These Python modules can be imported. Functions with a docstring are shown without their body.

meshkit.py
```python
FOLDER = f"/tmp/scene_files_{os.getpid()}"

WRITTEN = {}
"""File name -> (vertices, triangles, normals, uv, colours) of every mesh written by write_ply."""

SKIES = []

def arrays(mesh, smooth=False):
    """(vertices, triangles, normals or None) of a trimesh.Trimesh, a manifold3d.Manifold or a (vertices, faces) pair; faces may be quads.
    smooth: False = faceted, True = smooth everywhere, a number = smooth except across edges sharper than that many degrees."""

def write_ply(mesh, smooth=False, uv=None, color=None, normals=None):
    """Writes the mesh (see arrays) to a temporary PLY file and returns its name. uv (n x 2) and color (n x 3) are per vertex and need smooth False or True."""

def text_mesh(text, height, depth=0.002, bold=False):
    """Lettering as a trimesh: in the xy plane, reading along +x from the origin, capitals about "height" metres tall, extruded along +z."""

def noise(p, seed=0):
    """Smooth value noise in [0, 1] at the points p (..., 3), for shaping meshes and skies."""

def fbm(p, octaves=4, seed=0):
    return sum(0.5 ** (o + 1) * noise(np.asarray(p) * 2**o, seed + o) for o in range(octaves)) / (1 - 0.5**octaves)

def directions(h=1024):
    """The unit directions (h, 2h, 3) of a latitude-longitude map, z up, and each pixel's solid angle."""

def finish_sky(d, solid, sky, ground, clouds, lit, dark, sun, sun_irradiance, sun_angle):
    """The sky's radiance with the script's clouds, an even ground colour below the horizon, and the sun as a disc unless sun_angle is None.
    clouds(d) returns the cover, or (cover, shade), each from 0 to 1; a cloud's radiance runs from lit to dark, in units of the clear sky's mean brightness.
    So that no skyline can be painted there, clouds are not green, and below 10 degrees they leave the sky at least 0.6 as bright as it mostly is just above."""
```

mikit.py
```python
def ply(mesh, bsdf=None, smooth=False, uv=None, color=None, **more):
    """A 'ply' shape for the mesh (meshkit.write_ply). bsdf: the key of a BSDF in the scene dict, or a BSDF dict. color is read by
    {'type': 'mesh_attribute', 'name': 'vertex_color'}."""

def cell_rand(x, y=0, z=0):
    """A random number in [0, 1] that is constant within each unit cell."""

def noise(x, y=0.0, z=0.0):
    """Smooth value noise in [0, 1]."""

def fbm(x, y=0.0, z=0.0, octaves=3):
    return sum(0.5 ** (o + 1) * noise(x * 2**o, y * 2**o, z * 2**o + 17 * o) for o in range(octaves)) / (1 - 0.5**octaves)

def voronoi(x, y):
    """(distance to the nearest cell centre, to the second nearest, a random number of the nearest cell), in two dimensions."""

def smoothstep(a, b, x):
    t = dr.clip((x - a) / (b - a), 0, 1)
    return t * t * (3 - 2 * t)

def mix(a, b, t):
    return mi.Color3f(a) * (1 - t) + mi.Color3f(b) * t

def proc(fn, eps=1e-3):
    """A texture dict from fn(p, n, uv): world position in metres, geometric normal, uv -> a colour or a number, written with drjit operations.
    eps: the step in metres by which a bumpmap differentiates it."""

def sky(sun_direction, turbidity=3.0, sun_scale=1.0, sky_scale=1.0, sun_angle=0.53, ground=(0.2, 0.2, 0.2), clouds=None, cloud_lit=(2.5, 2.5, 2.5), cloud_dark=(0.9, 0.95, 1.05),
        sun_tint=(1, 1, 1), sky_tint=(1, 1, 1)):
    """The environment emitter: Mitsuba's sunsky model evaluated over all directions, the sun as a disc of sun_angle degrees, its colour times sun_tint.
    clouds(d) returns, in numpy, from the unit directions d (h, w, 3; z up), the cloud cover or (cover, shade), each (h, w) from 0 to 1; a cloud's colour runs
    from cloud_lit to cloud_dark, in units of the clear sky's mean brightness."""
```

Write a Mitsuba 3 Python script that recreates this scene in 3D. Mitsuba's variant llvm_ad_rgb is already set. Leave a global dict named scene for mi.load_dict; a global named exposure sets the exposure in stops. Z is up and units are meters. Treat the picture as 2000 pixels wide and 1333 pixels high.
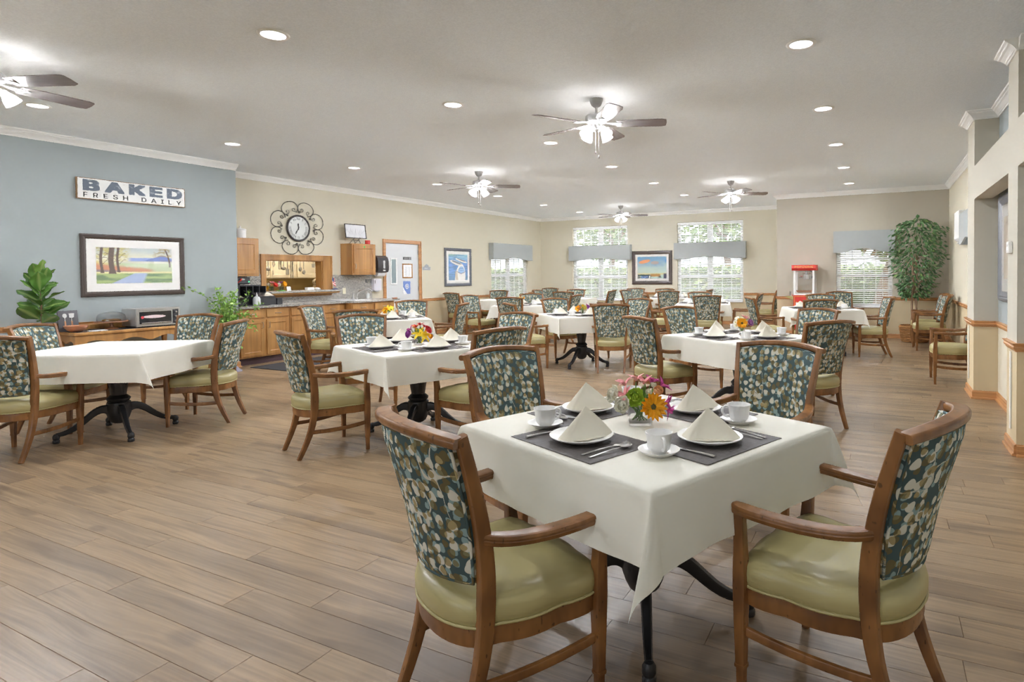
import math, numpy as np, trimesh, mitsuba as mi, drjit as dr, mikit, meshkit
import shapely
from shapely.geometry import Polygon, box as sbox, Point
from scipy.interpolate import CubicSpline
from mikit import proc, noise, fbm, cell_rand, smoothstep, mix, voronoi
T4 = mi.ScalarTransform4f
PI = math.pi
scene, labels = {'type': 'scene'}, {}

# ------------------------------------------------------------------ camera, sky, exposure
CAM_F, CAM_CX, CAM_CY = 1158.0885, 1149.998, 558.822
yaw, pitch, roll, CAM_H = 0.45617945, 0.02080527, -0.00870418, 1.36
_F = np.array([-math.sin(yaw), math.cos(yaw), 0]); _R = np.array([math.cos(yaw), math.sin(yaw), 0]); _U = np.array([0, 0, 1.0])
F2, U2 = _F*math.cos(pitch) - _U*math.sin(pitch), _U*math.cos(pitch) + _F*math.sin(pitch)
R3, U3 = _R*math.cos(roll) + U2*math.sin(roll), U2*math.cos(roll) - _R*math.sin(roll)
EYE = np.array([0, 0, CAM_H])
scene['camera'] = {'type': 'perspective', 'fov_axis': 'x', 'fov': math.degrees(2*math.atan(1000/CAM_F)),
    'near_clip': 0.05, 'far_clip': 200.0,
    'principal_point_offset_x': -(CAM_CX-1000)/2000, 'principal_point_offset_y': -(CAM_CY-666.5)/1333,
    'to_world': T4().look_at(origin=EYE.tolist(), target=(EYE+F2).tolist(), up=U3.tolist())}
exposure = 0.08
LAMP = 285.0       # recessed downlights, radiance
SHADE = 520.0       # fan lamp shades
scene['sky'] = mikit.sky((0.35, -0.62, 0.9), turbidity=3.5, sky_scale=20.0, sun_scale=5.0, ground=(0.3, 0.3, 0.28),
    clouds=lambda d: np.clip(0.55 + 0.6*(meshkit.fbm(d*3.0, 4, 3) - 0.5), 0, 1), cloud_lit=(2.2, 2.2, 2.2), cloud_dark=(1.3, 1.35, 1.4))

# ------------------------------------------------------------------ room numbers (metres; x right, y away along the left wall)
H = 3.03
XB, XL, YB, YP, XR, XC, XA = -8.637, -9.234, 15.53, 13.46, 1.21, 0.894, 1.11
YE, XP = 5.66, -2.017            # end of the grey-blue wall, left edge of the projecting wall
Y0, RAIL = -3.6, 0.8276

# ------------------------------------------------------------------ naming helpers
def numbered(name):
    if name not in scene and name not in labels and not any(k.startswith(name+'__') for k in scene): return name
    n = 1
    while True:
        k = f'{name}_{n:03d}'
        if k not in scene and k not in labels and not any(q.startswith(k+'__') for q in scene): return k
        n += 1
_taken = set()
def fresh(name):
    if name not in _taken:
        _taken.add(name); return name
    n = 1
    while f'{name}_{n:03d}' in _taken: n += 1
    _taken.add(f'{name}_{n:03d}'); return f'{name}_{n:03d}'
def thing(name, label=None, cat=None, group=None, kind=None):
    k = fresh(name); labels[k] = {}
    if label: labels[k]['label'] = label
    if cat: labels[k]['category'] = cat
    if group: labels[k]['group'] = group
    if kind: labels[k]['kind'] = kind
    return k
def put(name, d, parent=None, M=None, label=None, kind=None):
    k = fresh(f'{parent}__{name}' if parent else name)
    d = dict(d)
    if M is not None: d['to_world'] = T4(np.asarray(M, float).tolist())
    scene[k] = d
    if label or kind:
        labels.setdefault(k, {})
        if label: labels[k]['label'] = label
        if kind: labels[k]['kind'] = kind
    return k
def part(name, mesh, mat, parent=None, smooth=False, M=None, uv=None, color=None, label=None, kind=None, **more):
    return put(name, mikit.ply(mesh, mat, smooth, uv=uv, color=color, **more), parent, M, label, kind)
def one(name, mesh, mat, label, cat, smooth=False, group=None, kind=None, M=None, uv=None, color=None, **more):
    k = thing(name, label, cat, group, kind); d = mikit.ply(mesh, mat, smooth, uv=uv, color=color, **more)
    if M is not None: d['to_world'] = T4(np.asarray(M, float).tolist())
    scene[k] = d; return k
def struct(name, mesh, mat, smooth=False, **kw):
    k = fresh(name); labels[k] = {'kind': 'structure'}; scene[k] = mikit.ply(mesh, mat, smooth, **kw); return k
def place(proto, name, M, label, cat, group=None):
    """A copy of a prototype: list of (part key, ply dict, label) in its own coordinates."""
    k = thing(name, label, cat, group)
    for sub, d, lb in proto:
        if sub == '':
            scene[k] = {**d, 'to_world': T4(np.asarray(M, float).tolist())}
        else:
            scene[f'{k}__{sub}'] = {**d, 'to_world': T4(np.asarray(M, float).tolist())}
            _taken.add(f'{k}__{sub}')
            if lb: labels[f'{k}__{sub}'] = {'label': lb}
    return k
def xf(x=0, y=0, z=0, rz=0.0, s=1.0):
    c, n = math.cos(rz)*s, math.sin(rz)*s
    return np.array([[c, -n, 0, x], [n, c, 0, y], [0, 0, s, z], [0, 0, 0, 1.0]])

# ------------------------------------------------------------------ mesh helpers
def TM(v, f): return trimesh.Trimesh(np.asarray(v, float), np.asarray(f, int), process=False)
def cat(*ms): return trimesh.util.concatenate([m for m in ms])
def moved(m, M):
    m = m.copy(); m.apply_transform(M); return m
BOXF = None
def cbox(x0, x1, y0, y1, z0, z1, b=0.004):
    """A box with chamfered edges."""
    b = min(b, (x1-x0)*.45, (y1-y0)*.45, (z1-z0)*.45)
    if b <= 0: return trimesh.creation.box(bounds=[[x0, y0, z0], [x1, y1, z1]])
    pts = []
    for sx in (0, 1):
        for sy in (0, 1):
            for sz in (0, 1):
                X, Y, Z = (x0, x1)[sx], (y0, y1)[sy], (z0, z1)[sz]
                dx, dy, dz = (b, -b)[sx], (b, -b)[sy], (b, -b)[sz]
                pts += [(X, Y+dy, Z+dz), (X+dx, Y, Z+dz), (X+dx, Y+dy, Z)]
    global BOXF
    if BOXF is None:
        n = np.array([[(0, 1)[i//12], (0, 1)[(i//6) % 2], (0, 1)[(i//3) % 2]] for i in range(24)], float)*10
        ref = n.copy()
        for i in range(24):
            k = i % 3
            for a in range(3):
                if a != k: ref[i, a] += 1 if n[i, a] == 0 else -1
        from scipy.spatial import ConvexHull
        h = ConvexHull(ref); f = h.simplices.copy(); c = ref.mean(0)
        for t in f:
            nn = np.cross(ref[t[1]]-ref[t[0]], ref[t[2]]-ref[t[0]])
            if nn @ (ref[t].mean(0)-c) < 0: t[1], t[2] = t[2], t[1]
        BOXF = f
    return TM(pts, BOXF)
def box(x0, x1, y0, y1, z0, z1): return trimesh.creation.box(bounds=[[x0, y0, z0], [x1, y1, z1]])
def grid_faces(n, m, wrap_m=False):
    f = []
    mm = m if wrap_m else m-1
    for i in range(n-1):
        for j in range(mm):
            a, b, c, d = i*m+j, i*m+(j+1) % m, (i+1)*m+(j+1) % m, (i+1)*m+j
            f += [(a, b, c), (a, c, d)]
    return np.array(f)
def spline(P, n):
    P = np.asarray(P, float); t = np.r_[0, np.cumsum(np.linalg.norm(np.diff(P[:, :3], axis=0), axis=1))]
    return CubicSpline(t, P)(np.linspace(0, t[-1], n))
def rrect(w, h, r, n=3):
    r = min(r, w*.49, h*.49); out = []
    for cx, cy, a0 in ((w/2-r, h/2-r, 0), (-w/2+r, h/2-r, 90), (-w/2+r, -h/2+r, 180), (w/2-r, -h/2+r, 270)):
        for k in range(n+1):
            a = math.radians(a0+90*k/n); out.append((cx+r*math.cos(a), cy+r*math.sin(a)))
    return np.array(out)
def circ(n=10, r=1.0): return np.array([(r*math.cos(2*PI*k/n), r*math.sin(2*PI*k/n)) for k in range(n)])
def sweep(path, prof, up=(0, 0, 1), scale=None, caps=True, closed=False):
    """prof (m,2) or list of profiles, one per station; scale (n,2)."""
    P = np.asarray(path, float); n = len(P)
    if closed: Tn = np.roll(P, -1, 0)-np.roll(P, 1, 0)
    else: Tn = np.gradient(P, axis=0)
    Tn /= np.linalg.norm(Tn, axis=1, keepdims=True)+1e-12
    side = np.cross(Tn, np.broadcast_to(np.asarray(up, float), P.shape)); side /= np.linalg.norm(side, axis=1, keepdims=True)+1e-12
    nr = np.cross(side, Tn)
    prof = np.asarray(prof, float)
    if prof.ndim == 2: prof = np.broadcast_to(prof, (n,)+prof.shape)
    if scale is not None: prof = prof*np.asarray(scale, float).reshape(n, 1, -1)
    m = prof.shape[1]
    V = (P[:, None] + side[:, None]*prof[:, :, :1] + nr[:, None]*prof[:, :, 1:2]).reshape(-1, 3)
    F = grid_faces(n, m, True)
    if closed:
        F = np.vstack([F, [(((n-1)*m+j), ((n-1)*m+(j+1) % m), (j+1) % m) for j in range(m)], [((n-1)*m+j, (j+1) % m, j) for j in range(m)]])
    F = F[:, ::-1]
    mesh = TM(V, F)
    if caps and not closed:
        c0, c1 = V[:m].mean(0), V[-m:].mean(0)
        k = [(j, (j+1) % m, m) for j in range(m)]
        a = TM(np.vstack([V[:m], c0]), k); b = TM(np.vstack([V[-m:], c1]), [(x[1], x[0], x[2]) for x in k])
        mesh = cat(mesh, a, b)
    if mesh.volume < 0: mesh.invert()
    return mesh
def tube(path, r, n=8, **kw):
    P = np.asarray(path, float); rr = np.broadcast_to(r, (len(P),))
    up = (0, 0, 1) if np.abs((P[-1]-P[0])[2]) < .85*np.linalg.norm(P[-1]-P[0])+1e-9 else (0, 1, 0.01)
    return sweep(P, circ(n), scale=np.stack([rr, rr], 1), up=kw.pop('up', up), **kw)
def lathe(prof, n=32, ang=None):
    prof = np.asarray(prof, float); a = np.arange(n)*2*PI/n
    V = np.stack([prof[:, None, 0]*np.cos(a), prof[:, None, 0]*np.sin(a), np.broadcast_to(prof[:, None, 1], (len(prof), n))], -1).reshape(-1, 3)
    m = TM(V, grid_faces(len(prof), n, True))
    m.merge_vertices(); m.update_faces(m.nondegenerate_faces())
    if m.volume < -1e-12: m.invert()
    return m
def extr(poly, h, z=0.0):
    ms = [trimesh.creation.extrude_polygon(g, h, engine='earcut') for g in getattr(poly, 'geoms', [poly])]
    m = cat(*ms); m.apply_translation([0, 0, z]); return m
# maps from a drawing plane (u, v, out) to the world for each wall: u runs to the right as seen from inside
def on_x(x, sgn):      # wall facing sgn*x: (u,v,w) -> (x + sgn*w, y, z); for sgn=+1 (left wall) u = y
    return np.array([[0, 0, sgn, x], [1, 0, 0, 0], [0, 1, 0, 0], [0, 0, 0, 1.0]])
def on_y(y, sgn):      # wall facing sgn*y ; sgn=-1 is a far wall seen from inside, u = x
    return np.array([[1, 0, 0, 0], [0, 0, sgn, y], [0, 1, 0, 0], [0, 0, 0, 1.0]])
def W(m, M):
    m = m.copy(); m.apply_transform(M)
    if np.linalg.det(M[:3, :3]) < 0: m.invert()
    return m

# ------------------------------------------------------------------ materials
def srgb(r, g, b):
    f = lambda c: (c/255/12.92) if c/255 <= .04045 else ((c/255+.055)/1.055)**2.4
    return [f(r), f(g), f(b)]
def mat(key, color, rough=.5, spec=.5, metallic=0.0, bump=None, bs=0.001, **kw):
    col = color if isinstance(color, dict) else {'type': 'rgb', 'value': list(color)}
    b = {'type': 'principled', 'base_color': col, 'roughness': rough, 'specular': spec, 'metallic': metallic, **kw}
    if bump is not None: b = {'type': 'bumpmap', 'tex': bump, 'scale': bs, 'bsdf': b}
    scene[key] = {'type': 'twosided', 'bsdf': b}
    return key
VC = {'type': 'mesh_attribute', 'name': 'vertex_color'}
def f_floor(p, n, uv):
    idx = dr.floor(uv.x/8.0); u = uv.x-8.0*idx; v = uv.y
    r1, r2, r3 = cell_rand(idx, 3), cell_rand(idx, 7), cell_rand(idx, 11)
    off = idx*3.7
    w1 = fbm(u*1.3+off, v*6, off, 2)-.5
    w2 = noise(u*3.1+off, v*11, off+3.0)-.5
    vv = v+.075*w1+.02*w2
    g1 = fbm(u*1.8+off+.4*w2, vv*30, off+5, 3)
    g2 = noise(u*7+off, vv*210, 2.0)
    lines = dr.sin(vv*230+9*w1)
    band = smoothstep(.50, .72, fbm(u*.9+off+.5*w1, vv*10, off+9, 2))
    knot = smoothstep(.80, .95, noise(u*3.5+off, v*11+off, 3.0))
    base = mix((.245, .163, .090), (.197, .128, .069), r1)
    base = mix(base, (.212, .148, .088), r2*.7)
    c = base*(.90+.20*g2)*(.965+.035*lines)
    c = mix(c, (.130, .085, .050), .55*smoothstep(.46, .74, g1))
    c = mix(c, (.105, .070, .043), (.22+.45*r3)*band)
    return mix(c, (.085, .055, .035), .45*knot)
M_FLOOR = mat('mat_floor_plank', proc(f_floor), .34, .55, bump=proc(lambda p, n, uv: noise(uv.x*9, uv.y*170, 1.0), 6e-4), bs=.00025)
mat('mat_floor_joint', (.10, .07, .05), .7)
def f_oak(p, n, uv):
    a = noise(p.x*55+p.y*55, p.z*2.2, 1.0); b = noise(p.x*9+p.y*9+.8*noise(p.z*2.0, p.y*3), p.z*1.1, 4.0)
    c = mix((.40, .20, .062), (.31, .142, .040), smoothstep(.3, .75, b))
    return c*(.86+.26*a)
mat('mat_oak', proc(f_oak), .35, .5)
def f_trim(p, n, uv):
    a = noise(p.x*3+p.y*3, p.z*160, 1.0); b = noise(p.x*1.1+p.y*1.1, p.z*40, 4.0)
    return mix((.50, .25, .10), (.36, .165, .06), b)*(.85+.28*a)
mat('mat_trim', proc(f_trim), .35, .5)
def f_chair(p, n, uv):
    a = noise(p.x*14, p.y*14, p.z*9); b = noise(p.x*70, p.y*70, p.z*16)
    c = mix((.200, .086, .026), (.118, .047, .014), smoothstep(.25, .8, a))
    d = smoothstep(.86, .93, noise(p.x*120, p.y*120, p.z*45))
    return mix(c*(.85+.3*b), (.03, .016, .008), .6*d)
mat('mat_chair_wood', proc(f_chair), .28, .5)
def f_darkwood(p, n, uv):
    a = noise(p.x*25+p.y*25, p.z*25, 1.0)
    return mix((.10, .048, .026), (.055, .03, .02), a)
mat('mat_frame_dark', (.048, .034, .027), .35, .5)
mat('mat_frame_black', (.03, .03, .034), .35, .5)
mat('mat_frame_slate', (.10, .105, .12), .35, .5)
def ovals(u, v, cell, seed, dens, rx, ry):
    cov = mi.Float(0)
    x, y = u/cell, v/cell
    fx, fy = dr.floor(x), dr.floor(y)
    for a in (-1, 0, 1):
        for b in (-1, 0, 1):
            cx, cy = fx+a, fy+b
            r1, r2, r3, r4 = (cell_rand(cx, cy, seed+k) for k in range(4))
            dx, dy = x-(cx+.15+.7*r1), y-(cy+.15+.7*r2)
            t = (r3-.5)*2.0
            s, c = dr.sin(t), dr.cos(t)
            k = .72+.5*r4
            ex, ey = (dx*c+dy*s)/(rx*k), (dy*c-dx*s)/(ry*k)
            ex = ex*(1+.35*ey)
            d = ex*ex+ey*ey
            on = dr.select(cell_rand(cx, cy, seed+9) < dens, 1.0, 0.0)
            cov = dr.maximum(cov, on*(1-smoothstep(.80, 1.0, d)))
    return cov
def f_fabric(p, n, uv):
    u, v = uv.x, uv.y
    c = mi.Color3f(.042, .072, .074)
    c = mix(c, (.20, .28, .275), ovals(u+.31, v+.12, .034, 20, .75, .34, .40))
    w = noise(u*16, v*16, 2.0)
    st = dr.abs(noise(u*15+.5*w, v*8+.6*w, 7.0)-.5)
    stem = (1-smoothstep(.010, .018, st))*smoothstep(.38, .5, noise(u*11, v*11, 12.0))
    c = mix(c, (.52, .50, .42), .95*stem)
    c = mix(c, (.54, .52, .44), ovals(u, v, .034, 40, .62, .36, .43))
    ol = ovals(u+.17, v+.29, .033, 60, .78, .36, .42)
    return mix(c, c*mi.Color3f(.32, .27, .14)+mi.Color3f(.100, .068, .022), .92*ol)
mat('mat_fabric', proc(f_fabric), .75, .3)
mat('mat_vinyl', proc(lambda p, n, uv: mix((.36, .31, .14), (.33, .28, .125), noise(p.x*9, p.y*9, p.z*9))), .33, .6)
mat('mat_cloth', proc(lambda p, n, uv: mix((.68, .655, .575), (.65, .625, .54), noise(p.x*5, p.y*5, p.z*5))), .85, .15)
mat('mat_napkin', (.74, .69, .575), .85, .15)
mat('mat_placemat', proc(lambda p, n, uv: mi.Color3f(.062, .054, .050)*(.7+.6*noise(uv.x*420, uv.y*60, 1.0)+.35*noise(uv.x*60, uv.y*420, 2.0))), .6, .3)
mat('mat_china', (.80, .79, .77), .16, .5, clearcoat=.6, clearcoat_gloss=.95)
mat('mat_steel', (.75, .75, .76), .22, .5, 1.0)
mat('mat_nickel', (.42, .42, .42), .35, .5, 1.0)
mat('mat_fanmetal', (.33, .325, .315), .42, .5, .6)
mat('mat_blade', proc(lambda p, n, uv: mix((.17, .135, .125), (.12, .095, .09), noise(uv.x*5, uv.y*90, 1.0))), .25, .5)
mat('mat_iron', (.012, .012, .013), .38, .45)
mat('mat_wire', (.02, .016, .014), .5)
mat('mat_white', (.82, .82, .80), .45, .4)
mat('mat_crown', (.80, .79, .76), .42, .4)
mat('mat_blind', (.86, .86, .85), .5, .3)
mat('mat_blackplastic', (.018, .018, .02), .35)
mat('mat_greyplastic', (.45, .45, .45), .4)
mat('mat_paper', (.82, .82, .82), .8, .1)
orange_peel = proc(lambda p, n, uv: noise(p.x*70+p.z*3, p.y*70, p.z*70)+.5*noise(p.x*160, p.y*160, p.z*160), 1.5e-3)
mat('mat_wall_cream', proc(lambda p, n, uv: mix((.605, .555, .435), (.585, .535, .415), noise(p.x*2, p.y*2, p.z*2))), .75, .25, bump=orange_peel, bs=.0009)
mat('mat_wall_tan', proc(lambda p, n, uv: mix((.56, .455, .29), (.54, .435, .27), noise(p.x*2, p.y*2, p.z*2))), .75, .25, bump=orange_peel, bs=.0009)
mat('mat_wall_taupe', proc(lambda p, n, uv: mix((.455, .41, .33), (.435, .39, .31), noise(p.x*2, p.y*2, p.z*2))), .75, .25, bump=orange_peel, bs=.0009)
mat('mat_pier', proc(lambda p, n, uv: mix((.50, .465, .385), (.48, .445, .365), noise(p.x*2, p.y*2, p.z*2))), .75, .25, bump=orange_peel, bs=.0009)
mat('mat_wall_blue', proc(lambda p, n, uv: mix((.315, .345, .34), (.30, .33, .325), noise(p.x*2, p.y*2, p.z*2))), .7, .25)
mat('mat_wall_white', (.74, .72, .67), .7, .25, bump=orange_peel, bs=.0009)
stipple = lambda p, n, uv: smoothstep(.45, .75, noise(p.x*95, p.y*95, 1.0))+.6*noise(p.x*210, p.y*210, 4.0)
mat('mat_ceiling', proc(lambda p, n, uv: mix((.71, .74, .76), (.79, .82, .84), noise(p.x*120, p.y*120, 2.0))), .9, .1, bump=proc(stipple, 1.2e-3), bs=.0022)
mat('mat_granite', proc(lambda p, n, uv: mix(mix((.46, .43, .38), (.20, .19, .18), smoothstep(.52, .66, noise(p.x*90, p.y*90, p.z*90))), (.04, .04, .045), smoothstep(.66, .74, noise(p.x*130+9, p.y*130, p.z*130)))), .15, .5)
mat('mat_cornice', (.36, .375, .365), .85, .15)
mat('mat_art', VC, .12, .5, clearcoat=.5)
mat('mat_vc', VC, .55, .4)
mat('mat_petal', VC, .6, .3, spec_tint=0.0)
mat('mat_glossy_white', (.80, .80, .80), .25, .5)
mat('mat_red', (.52, .025, .018), .3, .5)
mat('mat_door', (.60, .61, .61), .4, .4)
mat('mat_leaf', VC, .38, .45)
mat('mat_bark', (.20, .12, .07), .8, .2)
scene['mat_glass'] = {'type': 'dielectric', 'int_ior': 1.5}
scene['mat_pane'] = {'type': 'thindielectric', 'int_ior': 1.5}
def blank(key, c, **k): return mat(key, c, **k)
# ------------------------------------------------------------------ floor: planks
PW, PL = 0.15, 1.22
rngp = np.random.default_rng(11)
def plank_mesh(x0, x1, y0, y1, k):
    b = .0012
    v = [(x0, y0, -.003), (x1, y0, -.003), (x1, y1, -.003), (x0, y1, -.003), (x0+b, y0+b, 0), (x1-b, y0+b, 0), (x1-b, y1-b, 0), (x0+b, y1-b, 0)]
    f = [(4, 5, 6), (4, 6, 7), (0, 1, 5), (0, 5, 4), (1, 2, 6), (1, 6, 5), (2, 3, 7), (2, 7, 6), (3, 0, 4), (3, 4, 7)]
    v = np.array(v); uv = np.stack([8*k+4+(v[:, 0]-(x0+x1)/2), v[:, 1]-y0], 1)
    return TM(v, f), uv
def seen(p):
    d = np.asarray(p, float)-EYE; z = d@F2
    return None if z < .15 else (CAM_CX+CAM_F*(d@R3)/z, CAM_CY-CAM_F*(d@U3)/z, z)
planks = []
row = 0; y = Y0
while y < YB:
    off = rngp.random()*PL; x = XL-off
    xr = XR if y > 7.3 else 1.6
    while x < xr:
        a, b2 = max(x, XL), min(x+PL, xr)
        if b2-a > .02:
            w = min(y+PW, YB)
            area = 0
            q = [seen((xx, yy, 0)) for xx, yy in ((a, y), (b2, y), (b2, w), (a, w))]
            if all(t is not None for t in q):
                px = np.array([t[:2] for t in q])
                clip = Polygon(px).intersection(sbox(0, 0, 2000, 1333)) if Polygon(px).is_valid else None
                area = clip.area if clip is not None else 0
            planks.append((area, a, b2, y, w))
        x += PL
    y += PW
order = sorted(range(len(planks)), key=lambda i: -planks[i][0])
struct('floor', box(XL-.2, 1.8, Y0-.2, YB+.2, -.08, -.003), 'mat_floor_joint')
rest_m, rest_uv = [], []
for r, i in enumerate(order):
    m, uv = plank_mesh(*planks[i][1:], i)
    if r < 300: part('plank', m, 'mat_floor_plank', 'floor', uv=uv)
    else: rest_m.append(m); rest_uv.append(uv)
part('far_planks', cat(*rest_m), 'mat_floor_plank', 'floor', uv=np.vstack(rest_uv), kind='stuff')

# ------------------------------------------------------------------ ceiling and walls
struct('ceiling', box(-13.2, 2.0, Y0-.3, YB+.3, H, H+.2), 'mat_ceiling')
def wall_poly(outline, holes=()):
    p = Polygon(outline)
    for h in holes: p = p.difference(sbox(*h))
    return p
WT = .16
def wall(name, M, u0, u1, holes=(), mat_up='mat_wall_cream', mat_low='mat_wall_tan', split=True, t=WT):
    """A wall slab behind its plane (w from -t to 0), painted in two colours above and below the chair rail."""
    if split:
        up = wall_poly([(u0, RAIL-.03), (u1, RAIL-.03), (u1, H), (u0, H)], holes)
        lo = wall_poly([(u0, 0), (u1, 0), (u1, RAIL-.03), (u0, RAIL-.03)], holes)
        k = struct(name, W(extr(up, t, -t), M), mat_up)
        part('lower_wall', W(extr(lo, t, -t), M), mat_low, k)
    else:
        k = struct(name, W(extr(wall_poly([(u0, 0), (u1, 0), (u1, H), (u0, H)], holes), t, -t), M), mat_up)
    return k
ML, MB_, MBK, MBP = on_x(XL, 1), on_x(XB, 1), on_y(YB, -1), on_y(YP, -1)
WIN_L = (12.96, .62, 14.78, 2.0)
PASS = (6.53, 1.075, 7.66, 1.64)
DOOR = (9.22, 0, 10.21, 2.04)
WIN_1 = (-8.14, .58, -6.39, 2.715)
WIN_2 = (-4.94, .58, -3.17, 2.715)
WIN_P = (-.82, .61, .235, 2.0)
wall('wall_left', ML, YE-.3, YB+.2, [WIN_L, PASS, DOOR])
wall('wall_left_grey', MB_, Y0, YE, [], 'mat_wall_blue', 'mat_wall_blue', split=False, t=.59)
wall('wall_back', MBK, XL-.2, XP, [WIN_1, WIN_2])
wall('wall_back_projecting', MBP, XP, XR+.2, [WIN_P], 'mat_wall_taupe')
wall('wall_projection_side', on_x(XP, -1) @ np.diag([1, 1, 1, 1.0]), YP+WT, YB+.2, t=.12)
WIN_R = (8.94, .62, 10.32, 2.0)
MR = on_x(XR, -1)
wall('wall_right', MR, 7.9, YP+.2, [WIN_R])
# alcoves on the right: back wall, piers and the headers between them (open above)
wall('wall_right_alcove', on_x(XA, -1), Y0, 7.9, [], 'mat_wall_blue', 'mat_wall_cream')
WIN_N = [(-4.6, .62, -2.6, 2.2), (-1.8, .62, -.2, 2.2)]
MN = on_y(Y0, 1)
wall('wall_behind_camera', MN, XL, 2.0, WIN_N)
def pier(name, y0, y1):
    k = struct(name, box(XC, XA+.12, y0, y1, RAIL-.03, H), 'mat_pier')
    part('lower_wall', box(XC, XA+.12, y0, y1, 0, RAIL-.03), 'mat_wall_tan', k)
    part('panel_edge', cbox(XC-.012, XC, y1-.19, y1-.16, .16, RAIL-.08, .003), 'mat_wall_white', k)
    # wooden chair rail and base mitred round the pier
    return k
PIERS = [(7.42, 7.93), (5.22, 5.58), (3.05, 3.38)]
for i, (a, b2) in enumerate(PIERS): pier(['wall_pier_far', 'wall_pier_near', 'wall_pier_side'][i], a, b2)
for i, (a, b2) in enumerate([(5.58, 7.42), (3.38, 5.22)]):
    struct(['wall_header_far', 'wall_header_near'][i], box(XC, XC+.16, a, b2, 2.11, 2.455), 'mat_pier')

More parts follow.
